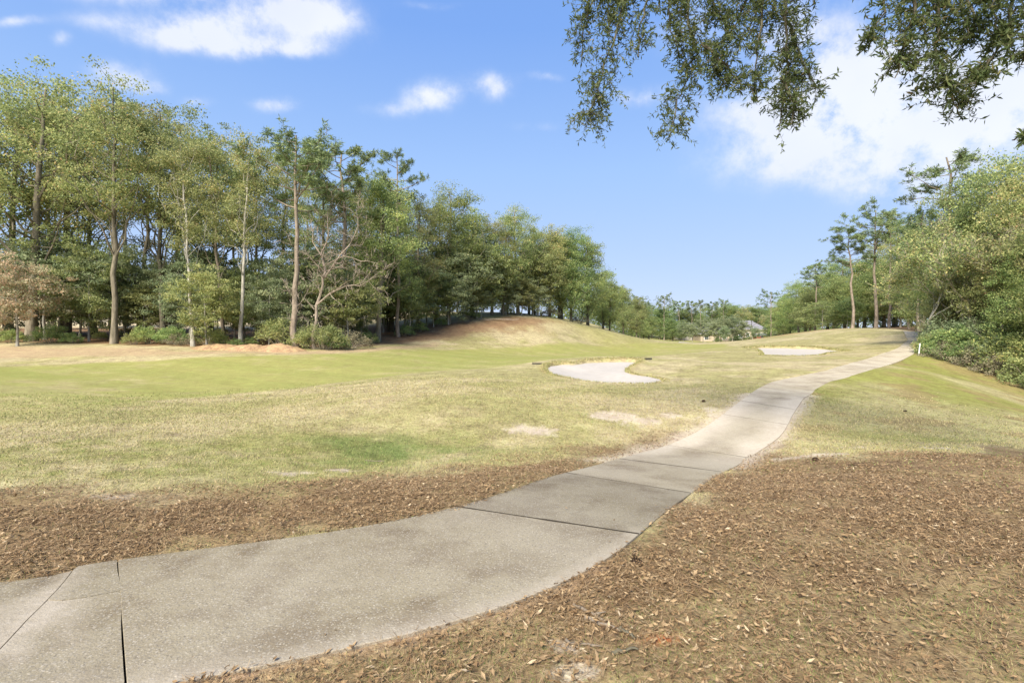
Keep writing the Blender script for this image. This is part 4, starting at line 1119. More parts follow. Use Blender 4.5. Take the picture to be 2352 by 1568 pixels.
# ---- far treeline
FAR = [('pine_a', 1470, 190, 675), ('pine_a', 1525, 195, 672), ('pine_c', 1498, 205, 700), ('ever_a', 1490, 180, 720), ('ever_b', 1515, 200, 705), ('pine_b', 1560, 205, 690), ('ever_a', 1545, 185, 730), ('pine_b', 1590, 205, 690), ('pine_c', 1610, 200, 688), ('ever_b', 1580, 210, 705), ('pine_b', 1635, 212, 692), ('pine_a', 1662, 200, 683), ('ever_b', 1640, 215, 715),
       ('ever_b', 1690, 222, 702), ('ever_b', 1715, 226, 700), ('oak_d', 1740, 222, 702), ('ever_a', 1612, 216, 720), ('ever_b', 1478, 170, 735), ('ever_b', 1670, 226, 700), ('ever_b', 1770, 225, 705), ('oak_d', 1560, 215, 715), ('ever_b', 1450, 160, 700), ('ever_a', 1565, 198, 735), ('ever_a', 1595, 222, 715), ('ever_a', 1655, 230, 705), ('ever_a', 1700, 232, 708), ('ever_a', 1750, 232, 705), ('ever_b', 1790, 200, 705), ('ever_a', 1530, 215, 705), ('ever_a', 1480, 215, 695), ('oak_d', 1625, 228, 700), ('oak_d', 1680, 240, 695)]
for k, px, d, top in FAR:
    put(k, px, d, top, desc='pine' if 'pine' in k else 'leafy dark tree', zone='in the far treeline', group=GF_, leafmat=None if 'pine' in k else ['evergreen', 'oak_green', 'oak_green'][px % 3], wid=1.15 if 'pine' in k else 1.55)
put('bare_a', 1728, 178, 703, wid=1.3, label='grey bare tree in front of the far beige house', group=GF_)
for px, d, top in ((1615, 176, 728), (1655, 172, 725), (1682, 174, 722), (1640, 170, 735), (1570, 176, 735), (1590, 172, 740), (1705, 172, 735), (1735, 168, 750), (1665, 166, 748)):
    put('under_b', px, d, top, desc='pale leafy small tree', zone='before the far houses', group=GF_, leafmat='pale_green')
put('ever_a', 1762, 170, 742, leafmat='evergreen', label='small dark magnolia like tree right of the far houses', group=GF_, wid=1.0)

# ---- the wood goes on behind the mound, the houses and the hill: one far mass of foliage
rgm = np.random.default_rng(3)
mass = Acc()
ml = np.array([((px - CX) / F * d, d) for px, d in ((880, 92), (1000, 96), (1100, 98), (1200, 100), (1300, 105), (1400, 150), (1480, 232), (1600, 246), (1720, 252), (1800, 235), (1880, 165), (1960, 132), (2040, 112), (2120, 95), (2230, 75), (2350, 62), (2500, 52), (2800, 40))])
sm = arc(ml)
for k in range(2300):
    u = rgm.uniform(0, sm[-1])
    x, y = np.interp(u, sm, ml[:, 0]), np.interp(u, sm, ml[:, 1])
    hh = (6.0 if u < sm[5] else 10.5) + 4.5 * vnoise(np.array([u * .12]), np.array([3.]), 2)[0]
    c = np.array([x + rgm.normal() * 2, y + rgm.normal() * 3, float(T0(x, y)[0]) + hh * rgm.uniform(.02, 1)])
    n = 34
    P_ = c + unit(rgm.normal(size=(n, 3))) * rgm.uniform(.2, 1, (n, 1)) * np.array([1.9, 1.9, 1.3])
    leaves(mass, P_, .5, rgm, .55, .1, None, .25, np.clip(rgm.normal(.4 + rgm.uniform(-.2, .2), .2, n), 0, 1))
mo = link('distant_woods', mass.mesh('distant_woods', 'oak_green'))
tag(mo, 'dim green mass of woodland behind the mound and far houses', 'woodland', None, 'stuff')

# ordinal labels, left to right, for trees that look alike
from collections import defaultdict
grp = defaultdict(list)
for dsc, zn, px, o in PLACED: grp[(dsc, zn)].append((px, o))
for (dsc, zn), L_ in grp.items():
    L_.sort(key=lambda e: e[0])
    vis = [e for e in L_ if e[0] > -90 and e[0] < 2440]
    for k, (px, o) in enumerate(L_):
        o['label'] = f'{ORD[k]} {dsc} from the left {zn}' if len(L_) <= 20 or k < 20 else f'{ORD[len(L_) - 1 - k]} {dsc} from the right {zn}'
# ------------------------------------------------------------------ small helpers for built things
import bmesh
def bm_obj(name, bm, mat, parent=None, loc=None, rz=None):
    me = bpy.data.meshes.new(name)
    bm.to_mesh(me); bm.free()
    return link(name, me, parent, MATS[mat], loc, rz)
def bm_box(bm, c, s, bev=0.0):
    from mathutils import Matrix
    r = bmesh.ops.create_cube(bm, size=1.0, matrix=Matrix.Translation(c) @ Matrix.Diagonal((*s, 1)))
    if bev:
        es = list({e for v_ in r['verts'] for e in v_.link_edges})
        bmesh.ops.bevel(bm, geom=es, offset=bev, segments=2, affect='EDGES')
def box_part(name, c, s, mat, parent, bev=0.0):
    bm = bmesh.new(); bm_box(bm, c, s, bev)
    return bm_obj(name, bm, mat, parent)
def Z(x, y): return float(T(x, y)[0])

# ---- straw and leaf mounds at the wood edge
mlab = ['leftmost of three low brown leaf mounds at the wood edge', 'middle one of three low brown leaf mounds', 'rightmost low brown leaf mound, left of the tall pine']
for (px, py, d, rad_, h), lb in zip(PILES, mlab):
    x0, y0 = (px - CX) / F * d, d
    n = 40
    th_, r_ = np.meshgrid(np.linspace(0, 2 * math.pi, 48, endpoint=False), np.linspace(0, 1, 20))
    xx, yy = x0 + np.cos(th_) * r_ * rad_ * 1.25, y0 + np.sin(th_) * r_ * rad_ * .8
    zz_ = T(xx.ravel(), yy.ravel()).reshape(xx.shape) - .03 + h * (1 - r_ ** 2) ** 1.3 * (.75 + .5 * fbm(xx.ravel(), yy.ravel(), 1.2, 3, 5).reshape(xx.shape)) + (fbm(xx.ravel(), yy.ravel(), 6, 3, 6).reshape(xx.shape) - .5) * .1
    i_ = np.arange(xx.size).reshape(xx.shape)
    q = np.stack([i_[:-1].ravel(), i_[1:].ravel(), np.roll(i_[1:], -1, 1).ravel(), np.roll(i_[:-1], -1, 1).ravel()], 1)
    cc = np.tile(np.array([[.30, .20, .11]]), (xx.size, 1)) * (.75 + .5 * fbm(xx.ravel(), yy.ravel(), 2, 3, 9))[:, None]
    o = link('leaf_mound', make_mesh('leaf_mound', np.stack([xx.ravel(), yy.ravel(), zz_.ravel()], 1), q, None, {'grain': np.full(xx.size, .8)}, True, {'cover': cc}), None, MATS['ground'])
    tag(o, lb, 'leaf mound', 'leaf mounds at the wood edge')

# ---- bunker rakes
def rake(px, py, rz, label, headonly=.6, pitch=0.0):
    q = G(px, py)
    root = link('bunker_rake', None, None, None, (q[0], q[1], Z(*q) + .03), rz)
    tag(root, label, 'rake', 'bunker rakes')
    a = Acc(); tube(a, [(0, 0, .05), (0, .8, .045), (0, 1.6, .04)], [.016, .015, .016], 8)
    h = link('handle', a.mesh('handle', 'black_plastic', True), root)
    bm = bmesh.new(); bm_box(bm, (0, 0, .05), (headonly, .05, .06), .01)
    hd = bm_obj('rake_head', bm, 'black_plastic', root)
    for k in range(9):
        bm = bmesh.new(); bm_box(bm, (-headonly / 2 + .03 + k * (headonly - .06) / 8, 0, .1), (.018, .02, .09), .004)
        bm_obj('tine', bm, 'black_plastic', hd)
rake(1233, 840, R(-28), 'black rake lying left of the kidney shaped bunker', .55)
rake(1489, 831, R(22), 'black rake lying right of the kidney shaped bunker', .5)
rake(1776, 811, R(60), 'rake lying in the long bunker at its left end', .45)

# ---- white marker stake
q = G(2110, 816)
a = Acc(); tube(a, [(0, 0, -.1), (.04, 0, .35), (.09, 0, .74)], [.03, .03, .03], 8)
bm = bmesh.new()
st_ = link('marker_stake', None, None, None, (q[0], q[1], Z(*q)))
link('post', a.mesh('post', 'white_paint', True), st_)
box_part('cap', (.095, 0, .75), (.07, .07, .03), 'white_paint', st_, .008)
tag(st_, 'thin white marker stake leaning beside the path', 'stake')

# ---- fence posts inside the left wood
for px, d, h, lb in ((163, 47, 2.6, 'dark old fence post in the gap right of the big left oak'), (95, 50, 1.6, 'short dark fence post behind the big left oak')):
    x, y = (px - CX) / F * d, d
    a = Acc(); tube(a, [(0, 0, -.2), (.01, 0, h * .5), (.03, .01, h * .97), (.03, .01, h)], [.09, .085, .08, .05], 9)
    p = link('fence_post', None, None, None, (x, y, Z(x, y)))
    link('post', a.mesh('post', 'bark_dark', True), p)
    tag(p, lb, 'post', 'old fence posts')

# ---- far houses
def house(px, d, wx, dp, hw, hr, wallm, label, wins, garage=False, rz=0.0, hip=True):
    x, y = (px - CX) / F * d, d
    z = Z(x, y) - .3
    root = link('house', None, None, None, (x, y, z), rz)
    tag(root, label, 'house', 'houses beyond the fairway')
    box_part('wall', (0, 0, hw / 2), (wx, dp, hw), wallm, root)
    e = .5
    bm = bmesh.new()
    vs_ = [bm.verts.new(p) for p in ((-wx / 2 - e, -dp / 2 - e, hw), (wx / 2 + e, -dp / 2 - e, hw), (wx / 2 + e, dp / 2 + e, hw), (-wx / 2 - e, dp / 2 + e, hw),
                                      (-wx / 2 + dp * .45 * hip, 0, hw + hr), (wx / 2 - dp * .45 * hip, 0, hw + hr))]
    for f_ in ((0, 1, 5, 4), (1, 2, 5), (2, 3, 4, 5), (3, 0, 4), (3, 2, 1, 0)): bm.faces.new([vs_[i] for i in f_])
    rf = bm_obj('roof', bm, 'house_roof', root)
    box_part('fascia', (0, -dp / 2 - e - .02, hw - .08), (wx + 2 * e, .05, .22), 'house_wall', rf)
    box_part('chimney', (wx * .22, .6, hw + hr * .8), (.9, .7, 1.2), 'house_roof', rf)
    for (cx_, cz_, w_, h_) in wins:
        wn = box_part('window', (cx_, -dp / 2 - .03, cz_), (w_ + .24, .07, h_ + .24), 'white_paint', root)
        for s_ in (-1, 1): box_part('pane', (cx_ + s_ * w_ / 4, -dp / 2 - .08, cz_), (w_ / 2 - .06, .04, h_), 'window_glass', wn)
    dr = box_part('door', (wx * .1, -dp / 2 - .03, 1.05), (1.0, .08, 2.1), 'fence_dark', root)
house(1712, 196, 12, 9, 4.4, 3.6, 'house_wall', 'beige two storey house with grey hip roof beyond the fairway', [(-3.8, 2.2, 1.5, 1.8), (4.2, 2.2, 1.5, 1.8), (-1.2, 2.4, 1.2, 1.6)])
house(1632, 200, 11, 9, 2.8, 4.6, 'house_wall', 'house with tall steep grey roof left of the beige one', [(-3.4, 1.5, 1.4, 1.3), (3.6, 1.5, 1.4, 1.3)])
house(1580, 208, 9, 8, 4.2, 3.0, 'house_wall_white', 'pale house half hidden behind trunks, leftmost of the houses', [(-2.5, 2.2, 1.3, 1.5), (2.6, 2.2, 1.3, 1.5)])
x, y = (1746 - CX) / F * 182, 182
sh = link('garden_shed', None, None, None, (x, y, Z(x, y) - .1))
tag(sh, 'small brick red shed right of the beige house', 'shed')
box_part('wall', (0, 0, .95), (4, 3, 1.9), 'brick_red', sh)
bm = bmesh.new()
vs_ = [bm.verts.new(p) for p in ((-2.2, -1.7, 1.9), (2.2, -1.7, 1.9), (2.2, 1.7, 1.9), (-2.2, 1.7, 1.9), (-2.2, 0, 2.7), (2.2, 0, 2.7))]
for f_ in ((0, 1, 5, 4), (1, 2, 5), (2, 3, 4, 5), (3, 0, 4), (3, 2, 1, 0)): bm.faces.new([vs_[i] for i in f_])
bm_obj('roof', bm, 'house_roof', sh)
box_part('door', (0, -1.53, .85), (1.0, .06, 1.7), 'fence_dark', sh)
# dark picket fence and clipped garden shrubs before the houses
x0_, x1_ = (1655 - CX) / F * 185, (1735 - CX) / F * 185
fn = link('garden_fence', None, None, None, ((x0_ + x1_) / 2, 185, Z((x0_ + x1_) / 2, 185)))
tag(fn, 'low dark garden fence in front of the far houses', 'fence')
wf = x1_ - x0_
for zf in (.35, .95): box_part('rail', (0, .06, zf), (wf, .05, .1), 'fence_dark', fn)
pk = box_part('picket', (-wf / 2, 0, .6), (.12, .03, 1.2), 'fence_dark', fn)
for k in range(1, int(wf / .22)):
    c = pk.copy(); sc.collection.objects.link(c); c.location.x = k * .22
for i, (px, d, h, lm) in enumerate([(1690, 182, 2.6, 'evergreen'), (1722, 181, 2.0, 'lime'), (1708, 180, 1.6, 'oak_green'), (1648, 183, 1.8, 'evergreen')]):
    put('shrub_a', px, d, H=h, leafmat=lm, cat='shrub', label=['round dark garden shrub in front of the beige house', 'low yellow green shrub beside the red shed', 'small round shrub at the garden fence of the far house', 'dark shrub before the steep roofed house'][i], group='garden shrubs at the far houses')

# ---- fallen branch on the left slope, sticks and cones nearby
def stick(px, py, L, r, rz, label, name='stick', mat='stick_grey', fork=True, seed=0, dd=None):
    q = G(px, py)
    rg_ = np.random.default_rng(seed)
    root = link(name, None, None, None, (q[0], q[1], Z(*q) + r * .9), rz)
    a = Acc()
    pts = np.stack([np.linspace(-L / 2, L / 2, 9), np.cumsum(rg_.normal(size=9)) * L * .010, np.abs(rg_.normal(size=9)) * r * .7], 1)
    tube(a, pts, np.linspace(r, r * .55, 9) * rg_.uniform(.85, 1.15, 9), 7)
    link('stem', a.mesh('stem', mat, True), root)
    if fork:
        a = Acc(); b0 = pts[5]
        tube(a, [b0, b0 + (L * .12, L * .10, r), b0 + (L * .2, L * .22, r * 1.4)], [r * .6, r * .45, r * .25], 6)
        link('side_twig', a.mesh('side_twig', mat, True), root)
    tag(root, label, 'stick', 'sticks lying on the litter')
stick(1352, 1408, .26, .012, R(-50), 'weathered grey stick lying right of the path', seed=1)
stick(1395, 1440, .30, .013, R(-35), 'longest grey stick in the litter right of the path', seed=2, fork=False)
stick(1340, 1483, .20, .009, R(-6), 'thin straight grey stick lying below the other sticks', seed=3, fork=False)
stick(1435, 1502, .15, .012, R(10), 'dark brown bark piece lying in the foreground grass', seed=4, mat='bark_dark', fork=False)
stick(1442, 1460, .12, .012, R(-55), 'short dark stick beside the orange soil patch', seed=5, mat='bark_dark', fork=False)
stick(860, 1060, .35, .008, R(-15), 'thin curved twig on the dark green hollow', seed=6)
stick(1145, 735.5, 5.0, .08, R(4), 'pale fallen branch on the left hill slope', name='fallen_branch', mat='bark_dead', seed=8)
stick(1020, 1255, .12, .004, R(20), 'tiny dark twig on the broad path slab', seed=9, mat='bark_dark')
stick(1255, 1323, .09, .004, R(-30), 'tiny dark twig near the right edge of the path', seed=10, mat='bark_dark')
def cone(px, py, s, label, rz=0.0):
    q = G(px, py)
    root = link('pine_cone', None, None, None, (q[0], q[1], Z(*q) + s * .35), rz)
    root.rotation_euler = (R(80), 0, rz)
    a = Acc(); tube(a, [(0, 0, -s), (0, 0, -s * .7), (0, 0, 0), (0, 0, s * .7), (0, 0, s)], np.array([.12, .32, .42, .26, .05]) * s, 8)
    link('core', a.mesh('core', 'cone_brown', True), root)
    a = Acc()
    for k in range(60):
        f_ = k / 60; az = k * 2.4; rr_ = s * .5 * math.sin(math.pi * (.15 + .8 * f_)) ** .7
        c = np.array([math.cos(az) * rr_, math.sin(az) * rr_, s * (-.9 + 1.8 * f_)]); o_ = np.array([math.cos(az), math.sin(az), .5]) * s * .28; sd_ = np.array([-math.sin(az), math.cos(az), 0]) * s * .16
        a.add(np.array([c - o_ * .4 - sd_ * .5, c - o_ * .4 + sd_ * .5, c + o_ + sd_, c + o_ - sd_]), np.array([[0, 1, 2, 3]]))
    link('scales', a.mesh('scales', 'cone_brown'), root)
    tag(root, label, 'pine cone', 'pine cones on the turf')
cone(1616, 921, .065, 'dark pine cone on the rough left of the path')
cone(1873, 1059, .06, 'dark pine cone at the top edge of the right litter')
cone(2079, 945, .05, 'small dark pine cone on the right grass bank', 1.0)
cone(1461, 1297, .05, 'pine cone at the lower right path edge', .6)
cone(1743, 910, .05, 'tiny dark cone lying on the pale path slab', 2.0)

# ------------------------------------------------------------------ litter, needles and grass as ground cover
def sample(n, rmin, rmax, a0, a1, rg_, p=0.0):
    """points in a fan, density falling off with distance"""
    u = rg_.uniform(0, 1, n)
    r = rmin * (rmax / rmin) ** u if p == 0 else (rmin ** p + u * (rmax ** p - rmin ** p)) ** (1 / p)
    a_ = rg_.uniform(a0, a1, n)
    return np.stack([np.sin(a_) * r, np.cos(a_) * r], 1)
rg2 = np.random.default_rng(5)
def littered(n, rmax, p):
    P = sample(n, 2.0, rmax, -R(60), R(60), rg2, p)
    c_, g_, lit_, near_ = cover_of(P)
    keep = rg2.uniform(0, 1, len(P)) < np.clip(lit_ * (1 - .55 * near_) * (.35 + .65 * sstep(.3, .6, fbm(P[:, 0], P[:, 1], 1.6, 3, 44))), 0, 1)
    sp_ = sdf(P, PATH_POLY, 2.0)
    keep &= sp_ > rg2.normal(.0, .045, len(P))
    return P[keep], lit_[keep]
def leaf_geom(P, L, rg_, lift):
    """curled oak leaf: 6 verts, 2 quads each"""
    n = len(P)
    az = rg_.uniform(0, 6.28, n); tilt = rg_.normal(0, .28, n); roll = rg_.normal(0, .45, n); curl = rg_.uniform(-.1, .35, n)
    d = np.stack([np.cos(az) * np.cos(tilt), np.sin(az) * np.cos(tilt), np.sin(tilt)], 1)
    s = np.stack([-np.sin(az) * np.cos(roll), np.cos(az) * np.cos(roll), np.sin(roll)], 1)
    up = np.cross(d, s)
    z = T(P[:, 0], P[:, 1]) + lift
    C = np.column_stack([P, z])
    L = L[:, None]; w = L * rg_.uniform(.30, .48, (n, 1)); cu = curl[:, None] * L
    # two quads folded along the midrib
    v = np.stack([C - d * L * .5 + up * cu * .6, C - d * L * .05 + s * w * .5 + up * cu * .5, C + d * L * .5 + up * cu * .7, C - d * L * .05 - s * w * .5 + up * cu * .5, C + up * 0 - d * L * .02], 1)
    i = np.arange(n)[:, None] * 5
    t_ = np.concatenate([np.hstack([i, i + 4, i + 1]), np.hstack([i + 1, i + 4, i + 2]), np.hstack([i + 2, i + 4, i + 3]), np.hstack([i + 3, i + 4, i])])
    return v.reshape(-1, 3), t_
P, lw = littered(200000, 13.0, 1.0)
extra = sample(26000, 3, 24, -R(52), R(52), rg2, .6)          # stray leaves on the turf
sp_ = sdf(extra, PATH_POLY, 2.0); extra = extra[sp_ > .05]
extra = extra[rg2.uniform(0, 1, len(extra)) < .55]
on_path = sample(500, 2.6, 16, -R(50), R(50), rg2, 1.0)      # a few leaves blown onto the concrete
sp_ = sdf(on_path, PATH_POLY, 2.0)
on_path = on_path[(sp_ < -.05) & (rg2.uniform(0, 1, len(on_path)) < np.where(sp_ > -.35, .8, .2))]
extra = np.vstack([extra, on_path])
P = np.vstack([P, extra])
L_ = rg2.uniform(.018, .052, len(P)) * rg2.uniform(.8, 1.25, len(P))
rr0 = np.hypot(P[:, 0], P[:, 1])
order = np.argsort(rr0 / L_)
lift = rg2.uniform(.004, .035, len(P))
lift[-len(on_path):] = .16
rv = np.clip(rg2.normal(.5, .22, len(P)), 0, 1)
rv[-len(extra):] *= rg2.choice([.15, .5, 1.0], len(extra))
L_[-len(extra):] *= .62
inview = (np.abs(P[:, 0] / np.maximum(P[:, 1], .1)) < .98) & (P[:, 1] > 2.62)
vis_order = [i for i in order if inview[i]][:300]
big = np.zeros(len(P), bool); big[vis_order] = True
v, t_ = leaf_geom(P[~big], L_[~big], rg2, lift[~big])
lit_o = link('leaf_litter', make_mesh('leaf_litter', v, None, t_, {'rnd': np.repeat(rv[~big], 5)}), None, MATS['fallen_leaf'])
tag(lit_o, 'thick brown fallen oak leaves covering the ground on both sides of the path', 'leaf litter', None, 'stuff')
protos = []
for k in range(8):
    v, t_ = leaf_geom(np.zeros((1, 2)), np.array([1.0]), rg2, 0.0)
    v[:, 2] -= v[:, 2].min()
    protos.append(make_mesh('leaf', v, None, t_, {'rnd': np.full(5, [.2, .35, .45, .55, .6, .7, .8, .95][k])}))
    protos[-1].materials.append(MATS['fallen_leaf'])
tz_ = T(P[vis_order, 0], P[vis_order, 1])
for k, i in enumerate(vis_order):
    o = link('leaf', protos[k % 8], lit_o, None, (P[i, 0], P[i, 1], tz_[k] + lift[i] * .7), rg2.uniform(0, 6.28))
    o.scale = (L_[i],) * 3
# pine needles
Pn, _w = littered(190000, 9.0, .7)
n = len(Pn); az = rg2.uniform(0, 6.28, n); Ln = rg2.uniform(.025, .06, n)
c = np.column_stack([Pn, T(Pn[:, 0], Pn[:, 1]) + rg2.uniform(.006, .03, n)])
d = np.stack([np.cos(az), np.sin(az), rg2.normal(0, .18, n)], 1) * Ln[:, None]
s = np.stack([-np.sin(az), np.cos(az), np.zeros(n)], 1) * (.0009 * np.maximum(1, np.hypot(Pn[:, 0], Pn[:, 1]) / 2.6))[:, None]
v = np.stack([c - d - s, c - d + s, c + d + s, c + d - s], 1).reshape(-1, 3)
no = link('pine_needle_litter', make_mesh('pine_needle_litter', v, np.arange(n * 4).reshape(n, 4), None, {'rnd': np.repeat(rg2.uniform(0, 1, n), 4)}), None, MATS['needle_litter'])
tag(no, 'reddish brown fallen pine needles strewn between the oak leaves', 'pine needles', None, 'stuff')
# grass blades
Pg = sample(330000, 2.2, 26.0, -R(52), R(52), rg2, .75)
c_, g_, lit_, near_ = cover_of(Pg)
sp_ = sdf(Pg, PATH_POLY, 2.0)
clump_ = fbm(Pg[:, 0], Pg[:, 1], 2.2, 3, 88)
pk_ = np.where(lit_ > .4, .10 + .9 * near_ * sstep(.35, .6, clump_), 1.0)
keep = (rg2.uniform(0, 1, len(Pg)) < pk_) & (sp_ > .03) & (sdf(Pg, B1, 2.0) > .05)
soilish = (c_[:, 2] > .2)
keep &= rg2.uniform(0, 1, len(Pg)) < sstep(25, 13, np.hypot(Pg[:, 0], Pg[:, 1]))
keep &= ~(soilish & (rg2.uniform(0, 1, len(Pg)) < .75))
Pg, cg, lg = Pg[keep], c_[keep], lit_[keep]
# taller tufts hanging over the bunker lips
Pl = []
for Bp, cnt, yy_ in ((B1, 4200, 0), (B2, 5000, 0)):
    bl = densify(catmull(Bp, 4), .05)
    k = rg2.integers(0, len(bl), cnt)
    Pl.append(bl[k] + rg2.normal(0, .12, (cnt, 2)))
Pl = np.vstack(Pl)
sl_ = np.minimum(sdf(Pl, B1, 2.0), sdf(Pl, B2, 2.0))
Pl = Pl[(sl_ > -.05)]
nG = len(Pg)
PA = np.vstack([Pg, Pl])
n = len(PA)
r_ = np.hypot(PA[:, 0], PA[:, 1])
hgt = rg2.uniform(.012, .035, n) * (1 + .03 * r_); hgt[nG:] = rg2.uniform(.04, .11, n - nG)
wid_ = .0016 * np.maximum(1, r_ / 2.6)
az = rg2.uniform(0, 6.28, n)
base = np.column_stack([PA, T(PA[:, 0], PA[:, 1]) - .004])
ln = rg2.normal(0, .8, (n, 2))
tip = base + np.column_stack([ln * hgt[:, None], hgt])
s = np.stack([np.cos(az), np.sin(az), np.zeros(n)], 1) * wid_[:, None]
v = np.stack([base - s, base + s, tip], 1).reshape(-1, 3)
green = np.zeros(n)
green[:nG] = np.clip((cg[:, 0] / (cg[:, 1] + 1e-6) - .75) / (1.35 - .75), 0, 1)
green[:nG] = np.where(lg > .4, rg2.uniform(.0, .75, nG), green[:nG])
green[nG:] = rg2.uniform(.45, .85, n - nG)
rn = np.clip(green * .85 + rg2.normal(.02, .14, n), 0, 1)
go = link('grass', make_mesh('grass', v, None, np.arange(n * 3).reshape(n, 3), {'rnd': np.repeat(rn, 3)}), None, MATS['grass_blade'])
tag(go, 'short dormant bermuda grass blades of the rough and banks', 'grass', None, 'stuff')

# ------------------------------------------------------------------ oak overhanging the camera from the right
rg3 = np.random.default_rng(17)
tx, ty = 7.5, -3.5
oak = link('overhanging_oak', None, None, None, (0, 0, 0))
tag(oak, 'willow oak whose drooping leafy sprays hang into the top right of the view', 'tree')
tr, br = Acc(), Acc()
tz0 = Z(tx, ty)
tube(tr, wob(np.array([(tx, ty, tz0 - .3), (tx, ty, tz0 + .1), (tx - .05, ty, 2), (tx - .1, ty + .1, 4.5), (tx - .2, ty + .2, 7), (tx - .2, ty + .5, 10), (tx - .1, ty + .6, 14)]), .04, rg3), [.62, .5, .43, .38, .33, .24, .08], 12)
STEMS = [(10.0, [(1470, -130), (1440, -40), (1420, 60), (1388, 150), (1366, 230), (1345, 300)], 95, 1.0), (9.6, [(1600, -130), (1578, -40), (1585, 60), (1602, 120), (1570, 200), (1548, 265), (1540, 315)], 75, 1.0),
         (9.2, [(1745, -130), (1725, -40), (1690, 55), (1640, 125), (1668, 210)], 95, 1.0), (8.7, [(1820, -130), (1800, -40), (1806, 60), (1812, 160), (1800, 235), (1788, 300)], 85, 1.0),
         (8.9, [(1800, 20), (1830, 110), (1862, 180), (1885, 215)], 55, .7), (10.0, [(1440, -60), (1360, -20), (1340, 60), (1335, 140)], 60, .8), (9.8, [(1500, -100), (1490, -20), (1470, 60), (1465, 130)], 60, .6), (9.0, [(1620, 100), (1680, 170), (1730, 215)], 55, .7), (9.3, [(1580, -100), (1620, -20), (1650, 40), (1700, 90)], 75, .8),
         (7.2, [(2120, -130), (2140, -40), (2160, 60), (2150, 140), (2188, 205), (2203, 265)], 85, 1.2), (7.4, [(2080, -130), (2050, -30), (2020, 50), (1985, 100)], 60, .8), (7.0, [(2100, -80), (2100, 20), (2075, 100), (2055, 180)], 80, 1.1), (6.6, [(2360, -130), (2335, -40), (2310, 80), (2262, 160), (2225, 195)], 70, 1.0),
         (6.3, [(2440, -100), (2400, 0), (2352, 90), (2345, 150)], 80, .9), (7.1, [(2200, -120), (2220, -30), (2240, 50), (2230, 110)], 85, 1.1), (6.5, [(2300, -120), (2290, -40), (2280, 20), (2290, 70)], 70, .8), (6.0, [(2480, 150), (2420, 220), (2370, 310), (2325, 322)], 14, .25),
         (9.4, [(1530, -110), (1540, -20), (1535, 60), (1560, 120)], 60, .6), (8.8, [(1760, -110), (1750, 0), (1745, 80), (1735, 150), (1740, 230)], 65, .8), (8.6, [(1800, 180), (1830, 240), (1815, 290)], 50, .8), (9.9, [(1400, -110), (1395, -20), (1400, 80)], 70, .8),
         (8.2, [(1990, -130), (1985, -60), (1972, 0)], 45, .5)]
LP, LD, LR = [], [], []
def leafy_twig(p, d, L, r, dens):
    n = max(4, int(L / .045))
    pts = [p]; dd = d
    for _ in range(n):
        dd = unit(dd + rg3.normal(size=3) * .22 + np.array([0, 0, -.10]))
        pts.append(pts[-1] + dd * L / n)
    pts = np.array(pts)
    tube(br, pts[::2] if len(pts) > 5 else pts, np.linspace(r, r * .4, len(pts[::2] if len(pts) > 5 else pts)), 3)
    for i in range(1, len(pts)):
        for _ in range(dens):
            ax = unit(pts[i] - pts[i - 1])
            ld = unit(ax * .55 + unit(rg3.normal(size=3)) * .9)
            LP.append(pts[i] + ld * .04); LD.append(ld)
    return pts
jtop = []
for d0, pix, spread, dn in STEMS:
    m_ = np.array([W(a_, b_, d0 + rg3.normal() * .12) for a_, b_ in pix])
    mm = []
    for a_, b_ in zip(m_[:-1], m_[1:]):
        for k in range(4): mm.append(a_ + (b_ - a_) * k / 4 + rg3.normal(size=3) * .02)
    mm.append(m_[-1]); mm = np.array(mm)
    tube(br, mm, np.linspace(.030, .007, len(mm)), 5)
    jtop.append((mm[0], d0, pix[0][1]))
    sw = spread * 1.35 / F * d0
    Ls = np.linalg.norm(np.diff(mm, axis=0), axis=1).sum()
    nt = int(Ls * 38 * dn)
    for k in range(nt):
        f_ = rg3.uniform(0, 1); i = int(f_ * (len(mm) - 2)); b0 = mm[i] + (mm[i + 1] - mm[i]) * rg3.uniform()
        taper = 1 - .45 * f_
        dr = unit(rg3.normal(size=3) * np.array([1, .8, .5]) + np.array([0, 0, -.15]))
        Lt = sw * taper * rg3.uniform(.35, 1.0)
        pts = leafy_twig(b0, dr, Lt, .005, 1)
        for q_ in range(2):
            j = rg3.integers(1, len(pts))
            leafy_twig(pts[j], unit(dr * .5 + unit(rg3.normal(size=3))), Lt * rg3.uniform(.25, .5), .003, 2)
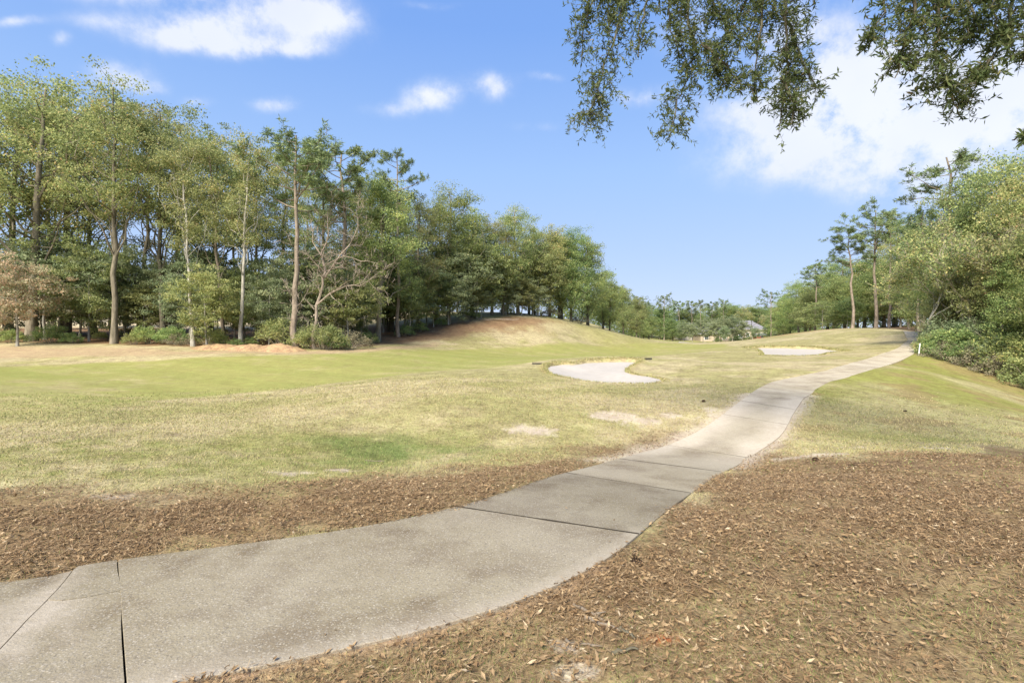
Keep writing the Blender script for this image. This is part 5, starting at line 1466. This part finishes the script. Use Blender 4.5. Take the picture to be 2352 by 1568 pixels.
# limbs from the trunk to the hanging sprays
hub = [np.array([tx - .2, ty + .25, 7.6]), np.array([tx - .2, ty + .4, 8.8]), np.array([tx - .15, ty + .5, 10.0])]
main = []
for hk, tgt in zip(hub, (np.array([2.0, 9.0, 9.6]), np.array([5.2, 8.0, 9.9]), np.array([7.2, 6.6, 9.4]))):
    lb = wob(bez(hk, (hk + tgt) / 2 + np.array([0, 0, 1.6]), tgt, 12), .06, rg3)
    tube(br, lb, np.linspace(.17, .05, 12), 7)
    main.append(lb)
allm = np.vstack(main)
for p, d0, py0 in jtop:
    if py0 > -50: continue
    j = np.argmin(np.linalg.norm(allm - (p + np.array([0, 0, .8])), axis=1))
    tube(br, wob(bez(allm[j], (allm[j] + p) / 2 + np.array([0, 0, .35]), p, 7), .03, rg3), np.linspace(.045, .019, 7), 5)
for lb in main + [np.array([hub[2], hub[2] + (0, 0, 2.2)])]:       # more of its crown, above and behind the view
    for k in range(26):
        i = rg3.integers(0, len(lb)); c = lb[i] + rg3.normal(size=3) * np.array([1.1, 1.1, .6]) + np.array([0, 0, 1.0])
        if c[1] > 1 and (c[2] - CAMH) / c[1] < .74: continue
        tube(br, np.array([lb[i], (lb[i] + c) / 2 + rg3.normal(size=3) * .1, c]), [.03, .02, .008], 4)
        for q_ in range(7): leafy_twig(c, unit(rg3.normal(size=3)), rg3.uniform(.4, .8), .005, 1)
LP, LD = np.array(LP), np.array(LD)
n = len(LP)
def oak_leaf(Pp, Dd, sz):
    n_ = len(Pp)
    s_ = unit(np.cross(Dd, unit(rg3.normal(size=(n_, 3)))))
    up_ = np.cross(Dd, s_)
    Lq = sz[:, None]
    vv = np.stack([Pp - Dd * Lq * .5, Pp + s_ * Lq * .13 + up_ * Lq * .05, Pp + Dd * Lq * .5, Pp - s_ * Lq * .13 + up_ * Lq * .05], 1)
    return vv.reshape(-1, 3)
sz = rg3.uniform(.05, .125, n)
rv = np.clip(rg3.normal(.45, .22, n), 0, 1)
dist = np.linalg.norm(LP - np.array([0, 0, CAMH]), axis=1)
pvx, pvy = LP[:, 0] / np.maximum(LP[:, 1], .1), (LP[:, 2] - CAMH) / np.maximum(LP[:, 1], .1)
iv = (np.abs(pvx) < .99) & (np.abs(pvy) < .65) & (LP[:, 1] > 1)
cand = np.where(iv)[0]; cand = cand[np.argsort(dist[cand] / sz[cand])][:300]
bigm = np.zeros(n, bool); bigm[cand] = True
v = oak_leaf(LP[~bigm], LD[~bigm], sz[~bigm])
link('trunk', tr.mesh('trunk', 'bark_oak', True), oak)
brm = link('branches', br.mesh('branches', 'bark_dark'), oak)
fo = link('foliage', make_mesh('foliage', v, np.arange(len(v)).reshape(-1, 4), None, {'rnd': np.repeat(rv[~bigm], 4)}), oak, MATS['willow_oak'])
fo['kind'] = 'stuff'
lm_ = []
for k in range(6):
    vv = oak_leaf(np.zeros((1, 3)), np.array([[1., 0, 0]]), np.array([1.0]))
    me = make_mesh('leaf', vv, np.array([[0, 1, 2, 3]]), None, {'rnd': np.full(4, [.2, .35, .5, .6, .75, .95][k])}); me.materials.append(MATS['willow_oak']); lm_.append(me)
for k, i in enumerate(cand):
    o = link('leaf', lm_[k % 6], brm, None, LP[i])
    o.rotation_mode = 'QUATERNION'
    o.rotation_quaternion = Vector(LD[i]).to_track_quat('X', 'Z')
    o.scale = (sz[i],) * 3
print('STATS leaves', n, 'litter', len(P), 'needles', len(Pn), 'grass', len(PA), 'tris', sum(len(m_.polygons) * (2 if len(m_.polygons) and m_.polygons[0].loop_total == 4 else 1) for m_ in bpy.data.meshes))
